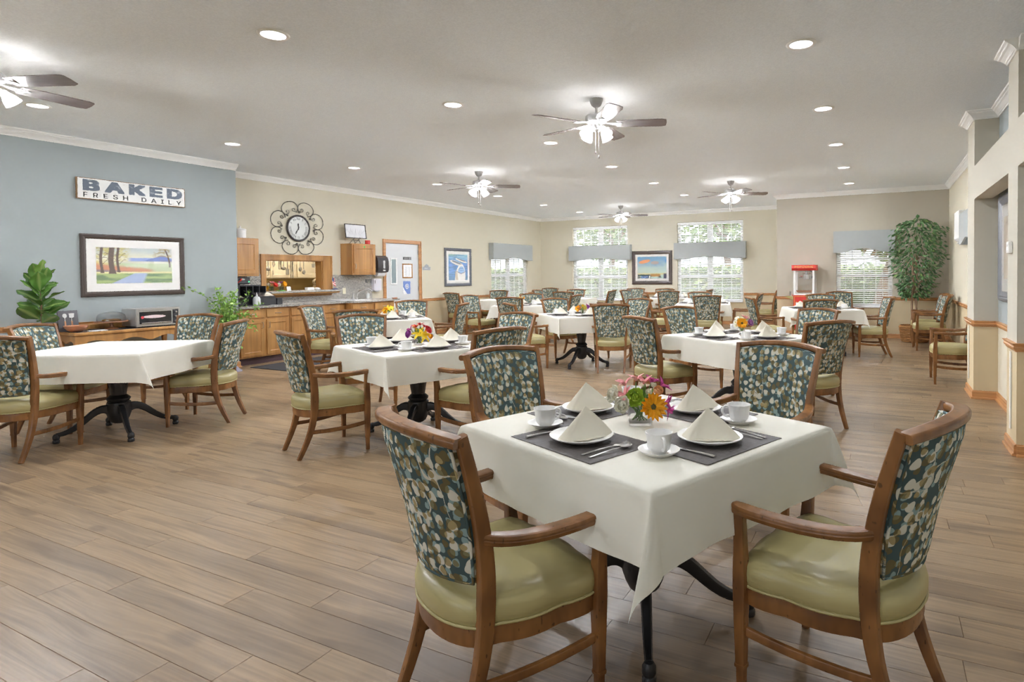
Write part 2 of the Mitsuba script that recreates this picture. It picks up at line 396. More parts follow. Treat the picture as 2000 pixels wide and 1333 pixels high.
# ------------------------------------------------------------------ mouldings
CROWN = np.array([(0, 0), (.012, 0), (.014, .012), (.022, .018), (.028, .030), (.048, .052), (.062, .058), (.068, .070), (.082, .076), (.086, .09), (0, .09)])*[1, 1]
RAILP = np.array([(0, -.062), (.010, -.062), (.012, -.052), (.022, -.044), (.026, -.030), (.020, -.020), (.030, -.010), (.034, 0), (0, 0)])
BASEP = np.array([(0, 0), (.026, 0), (.026, .012), (.022, .018), (.014, .02), (.014, .075), (.008, .085), (0, .088)])
def mould(name, pts, prof, z, mat_, inner=1, kind='structure', parent=None, closed=False):
    """Moulding along a polyline on the floor plan, mitred; profile x away from the wall (to the left of the path for inner=1)."""
    P = np.asarray(pts, float); n = len(P); rows = []
    for i in range(n):
        d0 = P[i]-P[i-1] if i > 0 else P[1]-P[0]
        d1 = P[i+1]-P[i] if i < n-1 else P[-1]-P[-2]
        d0, d1 = d0/np.linalg.norm(d0), d1/np.linalg.norm(d1)
        n0, n1 = inner*np.array([-d0[1], d0[0]]), inner*np.array([-d1[1], d1[0]])
        mit = (n0+n1)/(1+n0@n1)
        rows.append([(P[i][0]+mit[0]*a, P[i][1]+mit[1]*a, z+b) for a, b in prof])
    m = len(prof); V = np.array(rows).reshape(-1, 3); F = grid_faces(n, m, True)
    poly = Polygon(prof); tv, tf = trimesh.creation.triangulate_polygon(poly, engine='earcut')
    def cap(r, flip):
        # earcut keeps the ring's vertices; map them back by position
        idx = [int(np.argmin(np.abs(np.asarray(prof)-t).sum(1))) for t in tv]
        f = [[idx[t[0]], idx[t[1]], idx[t[2]]] for t in tf]
        return TM(np.array(rows[r]), np.array(f)[:, ::-1] if flip else np.array(f))
    mesh = cat(TM(V, F), cap(0, False), cap(n-1, True))
    if mesh.volume < 0: mesh.invert()
    if kind == 'structure': return struct(name, mesh, mat_)
    return part(name, mesh, mat_, parent)
ZC = H-.09
mould('trim_crown_grey', [(XB, YE), (XB, Y0)], CROWN, ZC, 'mat_crown')
mould('trim_crown_left', [(XP, YP+.02), (XP, YB), (XL, YB), (XL, YE)], CROWN, ZC, 'mat_crown')
mould('trim_crown_right', [(XC, 5.22), (XC, 5.58), (XA, 5.58), (XA, 7.42), (XC, 7.42), (XC, 7.93), (XR, 7.93), (XR, YP), (XP, YP), (XP, YP+.04)], CROWN, ZC, 'mat_crown')
mould('trim_crown_near', [(XC, 3.38), (XA, 3.38), (XA, 5.22), (XC, 5.22)], CROWN, ZC, 'mat_crown')
for nm, pts in (('trim_rail_grey', [(XB+.0, YE-.01), (XB, 4.0), (XB, Y0)]), ('trim_rail_left', [(XL, 12.94), (XL, 10.3)]), ('trim_rail_corner', [(-8.16, YB), (XL, YB), (XL, 14.80)]),
                ('trim_rail_back', [(-4.96, YB), (-6.37, YB)]), ('trim_rail_back_right', [(XP, YP+.03), (XP, YB), (-3.15, YB)]),
                ('trim_rail_projecting', [(-.84, YP), (XP, YP), (XP, YP+.03)]), ('trim_rail_right', [(XC, 7.42), (XC, 7.93), (XR, 7.93), (XR, 8.92)]), ('trim_rail_right_far', [(XR, 10.34), (XR, YP), (.25, YP)]),
                ('trim_rail_alcove', [(XC, 5.58), (XA, 5.58), (XA, 7.42), (XC, 7.42)]), ('trim_rail_near', [(XC, 3.38), (XA, 3.38), (XA, 5.22), (XC, 5.22), (XC, 5.58)])):
    mould(nm, pts, RAILP, RAIL, 'mat_trim')
for nm, pts in (('baseboard_grey', [(XL, YE), (XB, YE), (XB, Y0)]), ('baseboard_left', [(XL, YB), (XL, 10.31)]), ('baseboard_back', [(XP, YP+.03), (XP, YB), (XL, YB)]),
                ('baseboard_right', [(XC, 5.22), (XC, 5.58), (XA, 5.58), (XA, 7.42), (XC, 7.42), (XC, 7.93), (XR, 7.93), (XR, YP), (XP, YP), (XP, YP+.03)]),
                ('baseboard_near', [(XC, 3.38), (XA, 3.38), (XA, 5.22), (XC, 5.22)])):
    mould(nm, pts, BASEP, 0, 'mat_trim')

# ------------------------------------------------------------------ windows, blinds, cornice boards
def frame_ring(u0, v0, u1, v1, b, w0, w1):
    return extr(sbox(u0, v0, u1, v1).difference(sbox(u0+b, v0+b, u1-b, v1-b)), w1-w0, w0)
def window(n, M, r, mullions, rails, cols, rows):
    """Double-hung sashes behind the wall plane: frame, mullion posts, meeting rails, muntins and one pane per sash."""
    u0, v0, u1, v1 = r
    k = struct(f'window_{n}', W(frame_ring(u0, v0, u1, v1, .045, -.13, -.07), M), 'mat_white')
    us = [u0+.045]+[q for m_ in mullions for q in (m_-.04, m_+.04)]+[u1-.045]
    for m_ in mullions: part('mullion', W(cbox(m_-.04, m_+.04, v0+.045, v1-.045, -.125, -.072, .004), M), 'mat_white', k)
    vs = [v0+.045]+rails+[v1-.045]
    for a, b2 in zip(us[::2], us[1::2]):
        for lo, hi in zip(vs[:-1], vs[1:]):
            s = part('sash', W(frame_ring(a, lo, b2, hi, .038, -.118, -.082), M), 'mat_white', k)
            part('pane', W(TM([(a+.03, lo+.03, -.1), (b2-.03, lo+.03, -.1), (b2-.03, hi-.03, -.1), (a+.03, hi-.03, -.1)], [(0, 1, 2), (0, 2, 3)]), M), 'mat_pane', s)
            nr = max(1, int(round((hi-lo)/rows)))
            bars = [box(a+.038+(b2-a-.076)*i/cols-.009, a+.038+(b2-a-.076)*i/cols+.009, lo+.03, hi-.03, -.108, -.09) for i in range(1, cols)]
            bars += [box(a+.03, b2-.03, lo+(hi-lo)*i/nr-.009, lo+(hi-lo)*i/nr+.009, -.107, -.091) for i in range(1, nr)]
            if bars: part('muntins', W(cat(*bars), M), 'mat_white', s)
    part('sill', W(cbox(u0-.0, u1+.0, v0-.0, v0+.02, -.07, .03, .004), M), 'mat_white', k)
def blind(label, M, r, tilt):
    u0, v0, u1, v1 = r
    k = thing('window_blind', label, 'blind', 'white slatted window blinds')
    part('head_rail', W(cbox(u0+.006, u1-.006, v1-.055, v1-.004, -.062, -.012, .003), M), 'mat_blind', k)
    part('bottom_rail', W(cbox(u0+.01, u1-.01, v0+.025, v0+.05, -.062, -.012, .003), M), 'mat_blind', k)
    sl = []
    zz = v0+.075
    while zz < v1-.07:
        c, s = math.cos(tilt)*.024, math.sin(tilt)*.024
        sl.append(TM([(u0+.01, zz-s, -.037-c), (u1-.01, zz-s, -.037-c), (u1-.01, zz+s, -.037+c), (u0+.01, zz+s, -.037+c),
                      (u0+.01, zz-s+.003, -.037-c), (u1-.01, zz-s+.003, -.037-c), (u1-.01, zz+s+.003, -.037+c), (u0+.01, zz+s+.003, -.037+c)],
                     [(0, 2, 1), (0, 3, 2), (4, 5, 6), (4, 6, 7), (0, 1, 5), (0, 5, 4), (3, 7, 6), (3, 6, 2), (0, 4, 7), (0, 7, 3), (1, 2, 6), (1, 6, 5)]))
        zz += .043
    part('slats', W(cat(*sl), M), 'mat_blind', k, kind='stuff')
    for t in np.linspace(u0+.18, u1-.18, 3): part('ladder_tape', W(box(t-.004, t+.004, v0+.04, v1-.05, -.013, -.0115), M), 'mat_blind', k)
    return k
def cornice(label, M, u0, u1, v0, v1, arch):
    k = thing('cornice_board', label, 'cornice board', 'grey upholstered cornice boards')
    us = np.linspace(u0, u1, 41); t = np.linspace(-1, 1, 41)
    low = v0+arch*np.where(np.abs(t) < .82, .5+.5*np.cos(PI*np.clip(t/.82, -1, 1)), 0)
    outline = list(zip(us, low))+[(u1, v1), (u0, v1)]
    part('face', W(extr(Polygon(outline), .03, .12), M), 'mat_cornice', k)
    part('return', W(cbox(u0, u0+.022, v0, v1, 0, .121, .003), M), 'mat_cornice', k)
    part('return', W(cbox(u1-.022, u1, v0, v1, 0, .121, .003), M), 'mat_cornice', k)
    part('top_board', W(cbox(u0+.02, u1-.02, v1-.022, v1-.002, 0, .121, .003), M), 'mat_cornice', k)
window(1, ML, WIN_L, [13.87], [1.33], 3, .36)
blind('white slatted blind in the left wall window under its grey cornice', ML, WIN_L, -.42)
cornice('grey arched cornice board over the left wall window', ML, 12.86, 14.81, 1.745, 2.19, .075)
window(2, MBK, WIN_1, [-7.265], [1.26, 1.90], 3, .34)
blind('white slatted blind in the tall back window left of the seascape picture', MBK, WIN_1, -.42)
cornice('grey arched cornice board across the back window left of the seascape picture', MBK, -8.20, -6.26, 1.735, 2.165, .06)
window(3, MBK, WIN_2, [-4.055], [1.26, 1.90], 3, .34)
blind('white slatted blind in the tall back window right of the seascape picture', MBK, WIN_2, -.42)
cornice('grey arched cornice board across the back window right of the seascape picture', MBK, -4.99, -3.08, 1.725, 2.16, .065)
window(4, MBP, WIN_P, [], [1.27], 4, .33)
blind('white slatted blind in the window beside the tall ficus tree', MBP, WIN_P, -.42)
cornice('grey arched cornice board over the window beside the tall ficus tree', MBP, -.865, .275, 1.74, 2.19, .085)

window(5, MR, WIN_R, [9.63], [1.3], 3, .34)
blind('white slatted blind in the right wall window hidden behind the pier', MR, WIN_R, -.42)
cornice('grey arched cornice board over the right wall window hidden behind the pier', MR, 8.88, 10.38, 1.74, 2.19, .085)

for i, r in enumerate(WIN_N): window(6+i, MN, r, [(r[0]+r[2])/2], [1.4], 3, .4)

# ------------------------------------------------------------------ outside: lawn, path, hedges, trees
def leafmass(rng, pts, size, cols, aspect=1.8):
    n = len(pts); q = rng.normal(size=(n, 3)); q /= np.linalg.norm(q, axis=1, keepdims=True)
    r = rng.normal(size=(n, 3)); s = np.cross(q, r); s /= np.linalg.norm(s, axis=1, keepdims=True)
    L = (size*(.7+.6*rng.random(n)))[:, None]
    V = np.stack([pts-q*L, pts+s*L/aspect, pts+q*L, pts-s*L/aspect], 1).reshape(-1, 3)
    F = np.concatenate([np.stack([np.arange(n)*4, np.arange(n)*4+1, np.arange(n)*4+2], 1), np.stack([np.arange(n)*4, np.arange(n)*4+2, np.arange(n)*4+3], 1)])
    c = np.asarray(cols)[rng.integers(0, len(cols), n)]*(.75+.5*rng.random((n, 1)))
    return TM(V, F), np.repeat(np.clip(c, 0, 1), 4, 0)
mat('mat_lawn', proc(lambda p, n, uv: mix((.20, .27, .09), (.32, .33, .15), noise(p.x*3, p.y*3, 1.0))), .95, .1)
mat('mat_hedgecore', (.06, .085, .03), .9, .1)
mat('mat_walk', (.62, .60, .56), .9, .1)
gnd = struct('ground', box(-60, 40, YB+.2, 70, -.3, -.12), 'mat_lawn')
struct('ground_side', box(-60, -13.4, -20, YB+.2, -.3, -.12), 'mat_lawn')
struct('ground_strip', box(-13.4, XL-.18, 9.6, YB+.2, -.3, -.12), 'mat_lawn')
struct('ground_right', box(XR+.2, 40, -20, YB+.2, -.3, -.12), 'mat_lawn')
struct('ground_near', box(-13.4, XR+.2, -30, Y0-.2, -.3, -.12), 'mat_lawn')
struct('ground_path', box(-30, 20, 17.3, 18.7, -.12, -.10), 'mat_walk')
rngo = np.random.default_rng(5)
def hedge(label, x0, x1, y0, y1, h, n, cols):
    k = thing('hedge', label, 'hedge')
    part('woody_core', cbox(x0+.1, x1-.1, y0+.1, y1-.1, -.12, h-.1, .15), 'mat_hedgecore', k)
    pts = rngo.uniform([x0, y0, -.1], [x1, y1, h], (n, 3)); ax = rngo.integers(0, 3, n)
    pts[ax == 0, 0] = rngo.choice([x0, x1], (ax == 0).sum()); pts[ax == 1, 1] = rngo.choice([y0, y1], (ax == 1).sum()); pts[ax == 2, 2] = h
    m, c = leafmass(rngo, pts+rngo.normal(size=(n, 3))*.06, .10, cols)
    part('leaves', m, 'mat_leaf', k, color=c, kind='stuff')
hedge('clipped green hedge outside the back windows', -16, 6, 20.2, 21.4, 1.45, 9000, [(.13, .20, .06), (.20, .26, .08), (.09, .15, .05)])
hedge('clipped green hedge outside the left wall window', -14.6, -13.6, 11.0, 19.0, 1.5, 4500, [(.13, .20, .06), (.18, .25, .08)])
hedge('clipped green hedge outside the right wall window', 4.2, 5.2, 7.5, 12.5, 1.5, 3000, [(.13, .20, .06), (.18, .25, .08)])
def tree_out(label, x, y, h, r, lean, cols, n=1800):
    k = thing('garden_tree', label, 'tree')
    top = np.array([x+lean, y, h*.6])
    part('trunk', tube(spline([(x, y, -.15), (x+lean*.35, y, h*.25), top], 8), np.linspace(.20, .09, 8), 8), 'mat_bark', k, smooth=True)
    for a in range(5):
        e = top+np.array([math.cos(a*1.26)*r*.7, math.sin(a*1.26)*r*.7, r*.5])
        part('branch', tube(spline([top-(0, 0, .5), (top+e)/2, e], 5), np.linspace(.07, .02, 5), 6), 'mat_bark', k, smooth=True)
    p = rngo.normal(size=(n, 3)); p /= np.linalg.norm(p, axis=1, keepdims=True); p *= (rngo.random((n, 1))**.4)*r
    m, c = leafmass(rngo, p*[1, 1, .75]+[x+lean, y, h*.75], .13, cols)
    part('leaves', m, 'mat_leaf', k, color=c, kind='stuff')
tree_out('leaning garden tree with reddish leaves outside the window by the ficus', -.1, 17.6, 3.6, 1.5, .55, [(.16, .22, .07), (.38, .20, .10), (.22, .26, .09)])
tree_out('broad green garden tree outside the right back window', -5.2, 23.5, 5.2, 2.6, -.4, [(.12, .19, .06), (.18, .24, .08)], 2600)
tree_out('green garden tree outside the left back window', -11.0, 24.5, 5.0, 2.6, .3, [(.12, .19, .06), (.2, .25, .09)], 2600)
tree_out('small green garden tree outside the left wall window', -16.8, 16.5, 4.2, 2.0, .2, [(.12, .19, .06), (.18, .24, .08)])

# ------------------------------------------------------------------ ceiling lights and fans
ring = lathe([(.078, 0), (.080, -.007), (.094, -.009), (.104, -.004), (.106, 0)], 36)
lens = lathe([(.0005, -.004), (.079, -.004)], 36)
if lens.face_normals[:, 2].mean() > 0: lens.invert()
LX = [-7.3, -3.76, -.52]
lights = []
for cix, (cx, ys) in enumerate([(-7.3, np.arange(-1.0, 15.0, 1.92)+.0), (-3.76, np.arange(-1.08, 13.0, 1.92)), (-.52, np.arange(-1.13, 13.2, 1.92))]):
    for yy in ys: lights.append((cx, 2.833+round((yy-2.833)/1.92)*1.92 + (0 if cix == 0 else -.08 if cix == 1 else -.13)))
nth = ['first', 'second', 'third', 'fourth', 'fifth', 'sixth', 'seventh', 'eighth', 'ninth']
cnt = {}
for x, y in lights:
    q = seen((x, y, H)); vis = q is not None and -30 < q[0] < 2030 and -20 < q[1]
    colname = {LX[0]: 'left', LX[1]: 'middle', LX[2]: 'right'}[x]
    if vis:
        cnt[colname] = cnt.get(colname, 0)+1
        lb = f'round recessed ceiling light, {nth[cnt[colname]-1]} from the front in the {colname} row'
    else:
        cnt[colname+'b'] = cnt.get(colname+'b', 0)+1
        lb = f'round recessed ceiling light behind the viewpoint, number {cnt[colname+"b"]} of the {colname} row'
    k = thing('recessed_light', lb or f'round recessed ceiling light behind the viewpoint in the {colname} row', 'ceiling light', 'recessed ceiling lights')
    part('trim_ring', moved(ring, xf(x, y, H)), 'mat_white', k, smooth=40)
    part('lens', moved(lens, xf(x, y, H)), 'mat_white', k, emitter={'type': 'area', 'radiance': {'type': 'rgb', 'value': [LAMP*.96, LAMP, LAMP*1.06]}})
k = thing('smoke_detector', 'small white smoke detector on the ceiling left of the second fan', 'smoke detector')
part('body', moved(lathe([(.0005, -.035), (.03, -.035), (.05, -.022), (.055, 0)], 24), xf(-7.05, 8.5, H)), 'mat_white', k, smooth=30)
part('cap', moved(lathe([(.0005, -.042), (.018, -.04), (.02, -.034)], 16), xf(-7.05, 8.5, H)), 'mat_greyplastic', k, smooth=30)

def fan_proto():
    P = []
    ad = lambda n, m, mt, s=40, lb=None, **kw: P.append((n, mikit.ply(m, mt, s, **kw), lb))
    ad('canopy', lathe([(.001, -.078), (.022, -.078), (.045, -.062), (.058, -.035), (.064, -.012), (.066, 0)], 32), 'mat_fanmetal')
    ad('rod', tube([(0, 0, -.07), (0, 0, -.15)], .012, 12), 'mat_fanmetal')
    ad('motor', lathe([(.001, -.132), (.03, -.135), (.06, -.145), (.095, -.155), (.105, -.17), (.106, -.205), (.10, -.22), (.07, -.232), (.001, -.234)], 36), 'mat_fanmetal')
    bl, iron = [], []
    prof = rrect(.125, .006, .0029, 2)
    for i in range(5):
        a = 2*PI*i/5
        # blade with a rounded outline, pitched 12 degrees
        o = Polygon([(.20, -.050), (.30, -.062), (.62, -.068), (.655, -.055), (.662, .0), (.655, .055), (.62, .068), (.30, .062), (.20, .050)]).buffer(.008)
        b = extr(o, .006, -.003)
        tilt = trimesh.transformations.rotation_matrix(math.radians(-12), [1, 0, 0])
        b.apply_transform(tilt); b.apply_translation([0, 0, -.238]); b.apply_transform(trimesh.transformations.rotation_matrix(a, [0, 0, 1]))
        uv = np.asarray(b.vertices)[:, :2]; r = np.linalg.norm(uv, axis=1); th = np.arctan2(uv[:, 1], uv[:, 0])-a
        ad('blade' if i == 0 else f'blade_{i:03d}', b, 'mat_blade', False, uv=np.stack([r+i, r*np.sin(th)], 1))
        pr = []
        for s in (-1, 0, 1):
            pr.append(sweep(spline([(.085, 0, -.228), (.14, s*.022, -.236), (.19, s*.038, -.242), (.235, s*.036, -.244)], 8), rrect(.012, .006, .002, 1)))
        pr.append(cbox(.225, .245, -.045, .045, -.249, -.241, .002))
        m = cat(*pr); m.apply_transform(trimesh.transformations.rotation_matrix(a, [0, 0, 1]))
        ad('blade_iron' if i == 0 else f'blade_iron_{i:03d}', m, 'mat_fanmetal')
    ad('light_kit', lathe([(.001, -.232), (.05, -.232), (.054, -.25), (.054, -.285), (.045, -.30), (.02, -.31), (.001, -.312)], 28), 'mat_nickel')
    shade = lathe([(.018, 0), (.024, -.008), (.030, -.03), (.042, -.055), (.050, -.075), (.054, -.095), (.058, -.105), (.055, -.104), (.048, -.075), (.038, -.05), (.026, -.02), (.015, -.004)], 20)
    for i in range(4):
        a = PI/4+PI/2*i
        arm = tube(spline([(.04, 0, -.275), (.07, 0, -.268), (.085, 0, -.285)], 6), .008, 8)
        s = moved(shade, trimesh.transformations.rotation_matrix(math.radians(-38), [0, 1, 0])); s.apply_translation([.082, 0, -.283])
        Rz = trimesh.transformations.rotation_matrix(a, [0, 0, 1]); arm.apply_transform(Rz); s.apply_transform(Rz)
        sf = '' if i == 0 else f'_{i:03d}'
        ad('lamp_arm'+sf, arm, 'mat_nickel'); ad('lamp_shade'+sf, s, 'mat_glossy_white', 40, 'glowing frosted bell shade', emitter={'type': 'area', 'radiance': {'type': 'rgb', 'value': [SHADE*.95, SHADE, SHADE*1.10]}})
    for i, (dx, L) in enumerate(((-.012, .50), (.02, .54))):
        sf = '' if i == 0 else f'_{i:03d}'
        ad('pull_chain'+sf, tube([(dx, .03, -.30), (dx, .03, -L)], .0016, 5), 'mat_nickel', False)
        ad('pull_knob'+sf, moved(lathe([(.001, .012), (.005, .008), (.007, -.004), (.004, -.018), (.001, -.02)], 10), xf(dx, .03, -L)), 'mat_darkknob')
    return P
mat('mat_darkknob', (.05, .035, .03), .4)
FAN = fan_proto()
for (x, y, a, lb) in [(-2.44, 5.17, 22, 'five-blade ceiling fan with lit shades, nearest whole one, right of centre'), (-5.85, 7.90, 30, 'five-blade ceiling fan with lit shades left of the middle ceiling row'),
                      (-2.45, 10.92, 23, 'five-blade ceiling fan with lit shades in front of the projecting right wall'), (-5.75, 13.55, 23, 'small far ceiling fan with lit shades in front of the left back window'),
                      (-5.86, 1.98, 22, 'ceiling fan cut off by the left edge of the view')]:
    place(FAN, 'ceiling_fan', xf(x, y, H, math.radians(a)), lb, 'ceiling fan', 'ceiling fans with lights')
# ------------------------------------------------------------------ the armchair (x = sitter's right, y = forward)
def chair_proto():
    P = []
    def ad(n, m, mt, s=40, lb=None, **kw): P.append((n, mikit.ply(m, mt, s, **kw), lb))
    ST = np.array([(.178, -.318, 0, .026, .030), (.184, -.272, .10, .030, .036), (.190, -.222, .25, .034, .044), (.196, -.205, .42, .037, .052), (.204, -.208, .52, .036, .050),
                   (.218, -.232, .68, .034, .044), (.232, -.268, .82, .031, .038), (.243, -.302, .932, .028, .034)])
    stile = spline(ST, 22)
    stile[0, 2] = 0
    base = rrect(1, 1, .22, 2)
    # backrest: curved padded panel between the stiles
    nu, nv = 29, 15
    us = np.linspace(-1, 1, nu); zs = np.linspace(.494, .903, nv)
    def st_at(z):
        return np.array([np.interp(z, stile[:, 2], stile[:, i]) for i in range(5)])
    def panel(w_off, puff):
        V = np.zeros((nv, nu, 3)); UV = np.zeros((nv, nu, 2))
        for j, z in enumerate(zs):
            x, y, _, wx, wy = st_at(z); hw = x-wx*.42
            bul = .052+.018*(z-.5)/.4
            zz = z+(us*0) + (.020*(1-us**2))*((z-.494)/.409)**2 - .006*(1-us**2)*(1-(z-.494)/.409)
            edge = (1-us**8)*(1-(2*(j/(nv-1))-1)**8)
            V[j, :, 0] = us*hw
            V[j, :, 1] = y-bul*(1-us**2)+w_off+puff*edge
            V[j, :, 2] = zz
            UV[j, :, 0] = us*hw*1.08; UV[j, :, 1] = z
        return V, UV
    Vf, UVf = panel(.010, .014); Vb, UVb = panel(-.032, -.012)
    UVb = UVb+[.9, .37]
    F = grid_faces(nv, nu)
    front, back = TM(Vf.reshape(-1, 3), F[:, ::-1]), TM(Vb.reshape(-1, 3), F)
    def ringi(V): return np.vstack([V[0, :], V[1:, -1], V[-1, -2::-1], V[-2:0:-1, 0]])
    rf, rb, ru = ringi(Vf), ringi(Vb), ringi(UVf)
    n = len(rf); rim = TM(np.vstack([rf, rb]), np.vstack([[(i, (i+1) % n, n+i), ((i+1) % n, n+(i+1) % n, n+i)] for i in range(n)]).reshape(-1, 3))
    if (rim.face_normals * (rim.triangles_center-rim.centroid)).sum() < 0: rim.invert()
    if front.face_normals[:, 1].mean() < 0: front.invert()
    if back.face_normals[:, 1].mean() > 0: back.invert()
    ad('backrest', cat(front, back, rim), 'mat_fabric', True, uv=np.vstack([UVf.reshape(-1, 2), UVb.reshape(-1, 2), ru, ru+[.02, .01]]), lb='blue-green leaf print upholstered backrest')
    for i, V in enumerate((Vb, Vf)):
        r = ringi(V)[::2]; L = np.r_[0, np.cumsum(np.linalg.norm(np.diff(r, axis=0), axis=1))]
        m = sweep(r, circ(6, .0048), up=(0, 1, 0), closed=True)
        ad('backrest__piping' if i == 0 else 'backrest__piping_001', m, 'mat_fabric', True, uv=np.stack([np.repeat(L, 6)*.5, np.tile(np.arange(6)*.004, len(r))], 1))
    # crest rail over the panel
    tt = np.linspace(-1, 1, 25); x, y, z, wx, wy = st_at(.930)
    crest = np.stack([tt*(x+wx*.35), y-.070*(1-tt**2)-.010, .918+.022*(1-tt**2)], 1)
    ad('crest_rail', sweep(crest, rrect(.052, .028, .010, 3)), 'mat_chair_wood', 35)
    # seat outline
    o = Polygon([(-.258, .165), (-.13, .182), (0, .186), (.13, .182), (.258, .165), (.238, .02), (.205, -.16), (.18, -.235), (.11, -.275), (0, -.290), (-.11, -.275), (-.18, -.235), (-.205, -.16), (-.238, .02)])
    o = o.buffer(-.03).buffer(.03)
    def ringp(inset, z, N=56):
        q = o.buffer(-inset) if inset > 0 else o.buffer(-inset)
        ext = np.array(q.exterior.coords)[:-1]; a = np.arctan2(ext[:, 1], ext[:, 0]); k = np.argsort(a); a, ext = a[k], ext[k]
        A = np.linspace(-PI, PI, N, endpoint=False); r = np.interp(A, np.r_[a-2*PI, a, a+2*PI], np.tile(np.hypot(ext[:, 0], ext[:, 1]), 3))
        return np.stack([r*np.cos(A), r*np.sin(A), np.full(N, z)], 1)
    def stack(rings, top=None, bottom=None):
        V = np.vstack(rings); N = len(rings[0]); F = grid_faces(len(rings), N, True); L = [V]; FF = [F]
        k = len(V)
        if bottom is not None: L.append([[0, 0, bottom]]); FF.append([(k, (i+1) % N, i) for i in range(N)]); k += 1
        if top is not None: L.append([[0, 0, top]]); b0 = (len(rings)-1)*N; FF.append([(k, b0+i, b0+(i+1) % N) for i in range(N)])
        return TM(np.vstack(L), np.vstack(FF))
    seat = stack([ringp(.01, .360), ringp(0, .364), ringp(-.007, .385), ringp(-.008, .410), ringp(-.002, .432), ringp(.016, .449), ringp(.05, .461), ringp(.11, .469)], top=.473, bottom=.360)
    ad('seat', seat, 'mat_vinyl', 50, lb='olive green vinyl seat cushion')
    ad('seat__piping', sweep(ringp(-.003, .364), circ(6, .005), closed=True), 'mat_vinyl', True)
    ad('seat_rail', stack([ringp(.012, .300), ringp(.004, .303), ringp(.002, .32), ringp(.002, .355), ringp(.006, .361)], top=.361, bottom=.300), 'mat_chair_wood', 35)
    for s in (-1, 1):
        sf = '' if s < 0 else '_001'
        S = stile.copy(); S[:, 0] *= s
        ad('rear_leg'+sf, sweep(S[:, :3], base, up=(0, 1, 0), scale=S[:, 3:5]), 'mat_chair_wood', 35)
        FL = np.array([(.248, .168, 0, .026), (.249, .168, .095, .029), (.249, .168, .0955, .038), (.249, .168, .106, .038), (.249, .168, .1065, .033), (.250, .168, .25, .040), (.252, .166, .36, .046), (.252, .166, .40, .046), (.259, .164, .47, .040), (.274, .158, .608, .032)])
        FL[:, 0] *= s
        ad('front_leg'+sf, sweep(FL[:, :3], base, up=(0, 1, 0), scale=np.stack([FL[:, 3]]*2, 1)), 'mat_chair_wood', 30)
        arm = spline([(s*.214, -.222, .630), (s*.240, -.160, .618), (s*.264, -.06, .612), (s*.278, .05, .613), (s*.280, .178, .620)], 18)
        wv = np.interp(np.linspace(0, 1, 18), [0, .12, .5, .93, 1], [.75, .95, 1.1, 1.0, .62])
        prof = np.array([(.0245, .008), (.0225, .0125), (.015, .0155), (-.015, .0155), (-.0225, .0125), (-.0245, .008), (-.0245, .003), (-.0215, .001), (-.0215, -.001), (-.0235, -.004), (-.0205, -.0145), (-.018, -.0165), (.018, -.0165), (.0205, -.0145), (.0235, -.004), (.0215, -.001), (.0215, .001), (.0245, .003)])
        ad('arm'+sf, sweep(arm, prof, scale=np.stack([wv, np.ones(18)], 1)), 'mat_chair_wood', 24)
        sp = spline([(s*.247, .162, .215), (s*.225, .0, .195), (s*.192, -.232, .195)], 10)
        ad('stretcher'+sf, sweep(sp, rrect(.018, .030, .006, 2)), 'mat_chair_wood', 35)
    return P
CHAIR = chair_proto()
BACK_Y = -.302

# ------------------------------------------------------------------ pedestal tables and cloths
TH = .755
def table_proto():
    P = []
    ad = lambda n, m, mt, s=40: P.append((n, mikit.ply(m, mt, s), None))
    ad('tabletop', cbox(-.492, .492, -.492, .492, TH-.034, TH-.004, .006), 'mat_iron', False)
    ad('column', lathe([(.001, .09), (.035, .092), (.06, .11), (.075, .14), (.088, .18), (.09, .24), (.085, .275), (.07, .285), (.082, .295), (.086, .31), (.072, .325), (.056, .34), (.066, .40), (.075, .45), (.070, .52), (.052, .60), (.044, .66), (.06, .685), (.075, .70), (.075, .718), (.001, .72)], 28), 'mat_iron')
    ad('top_plate', cbox(-.2, .2, -.2, .2, .70, .721, .004), 'mat_iron', False)
    for i in range(4):
        a = PI/4+PI/2*i
        S = spline([(.06, 0, .215, .05, .085), (.13, 0, .225, .046, .062), (.22, 0, .165, .040, .050), (.31, 0, .095, .034, .042), (.385, 0, .068, .028, .034), (.415, 0, .066, .026, .030)], 16)
        m = sweep(S[:, :3], rrect(1, 1, .25, 2), scale=S[:, 3:5])
        ft = moved(lathe([(.001, 0), (.02, 0), (.024, .006), (.024, .022), (.018, .03), (.024, .04), (.024, .06), (.016, .075), (.001, .08)], 14), xf(.415, 0, 0))
        Rz = trimesh.transformations.rotation_matrix(a, [0, 0, 1]); m.apply_transform(Rz); ft.apply_transform(Rz)
        sf = '' if i == 0 else f'_{i:03d}'
        ad('leg'+sf, m, 'mat_iron'); ad(f'leg{sf}__foot', ft, 'mat_iron')
    return P
TABLE = table_proto()
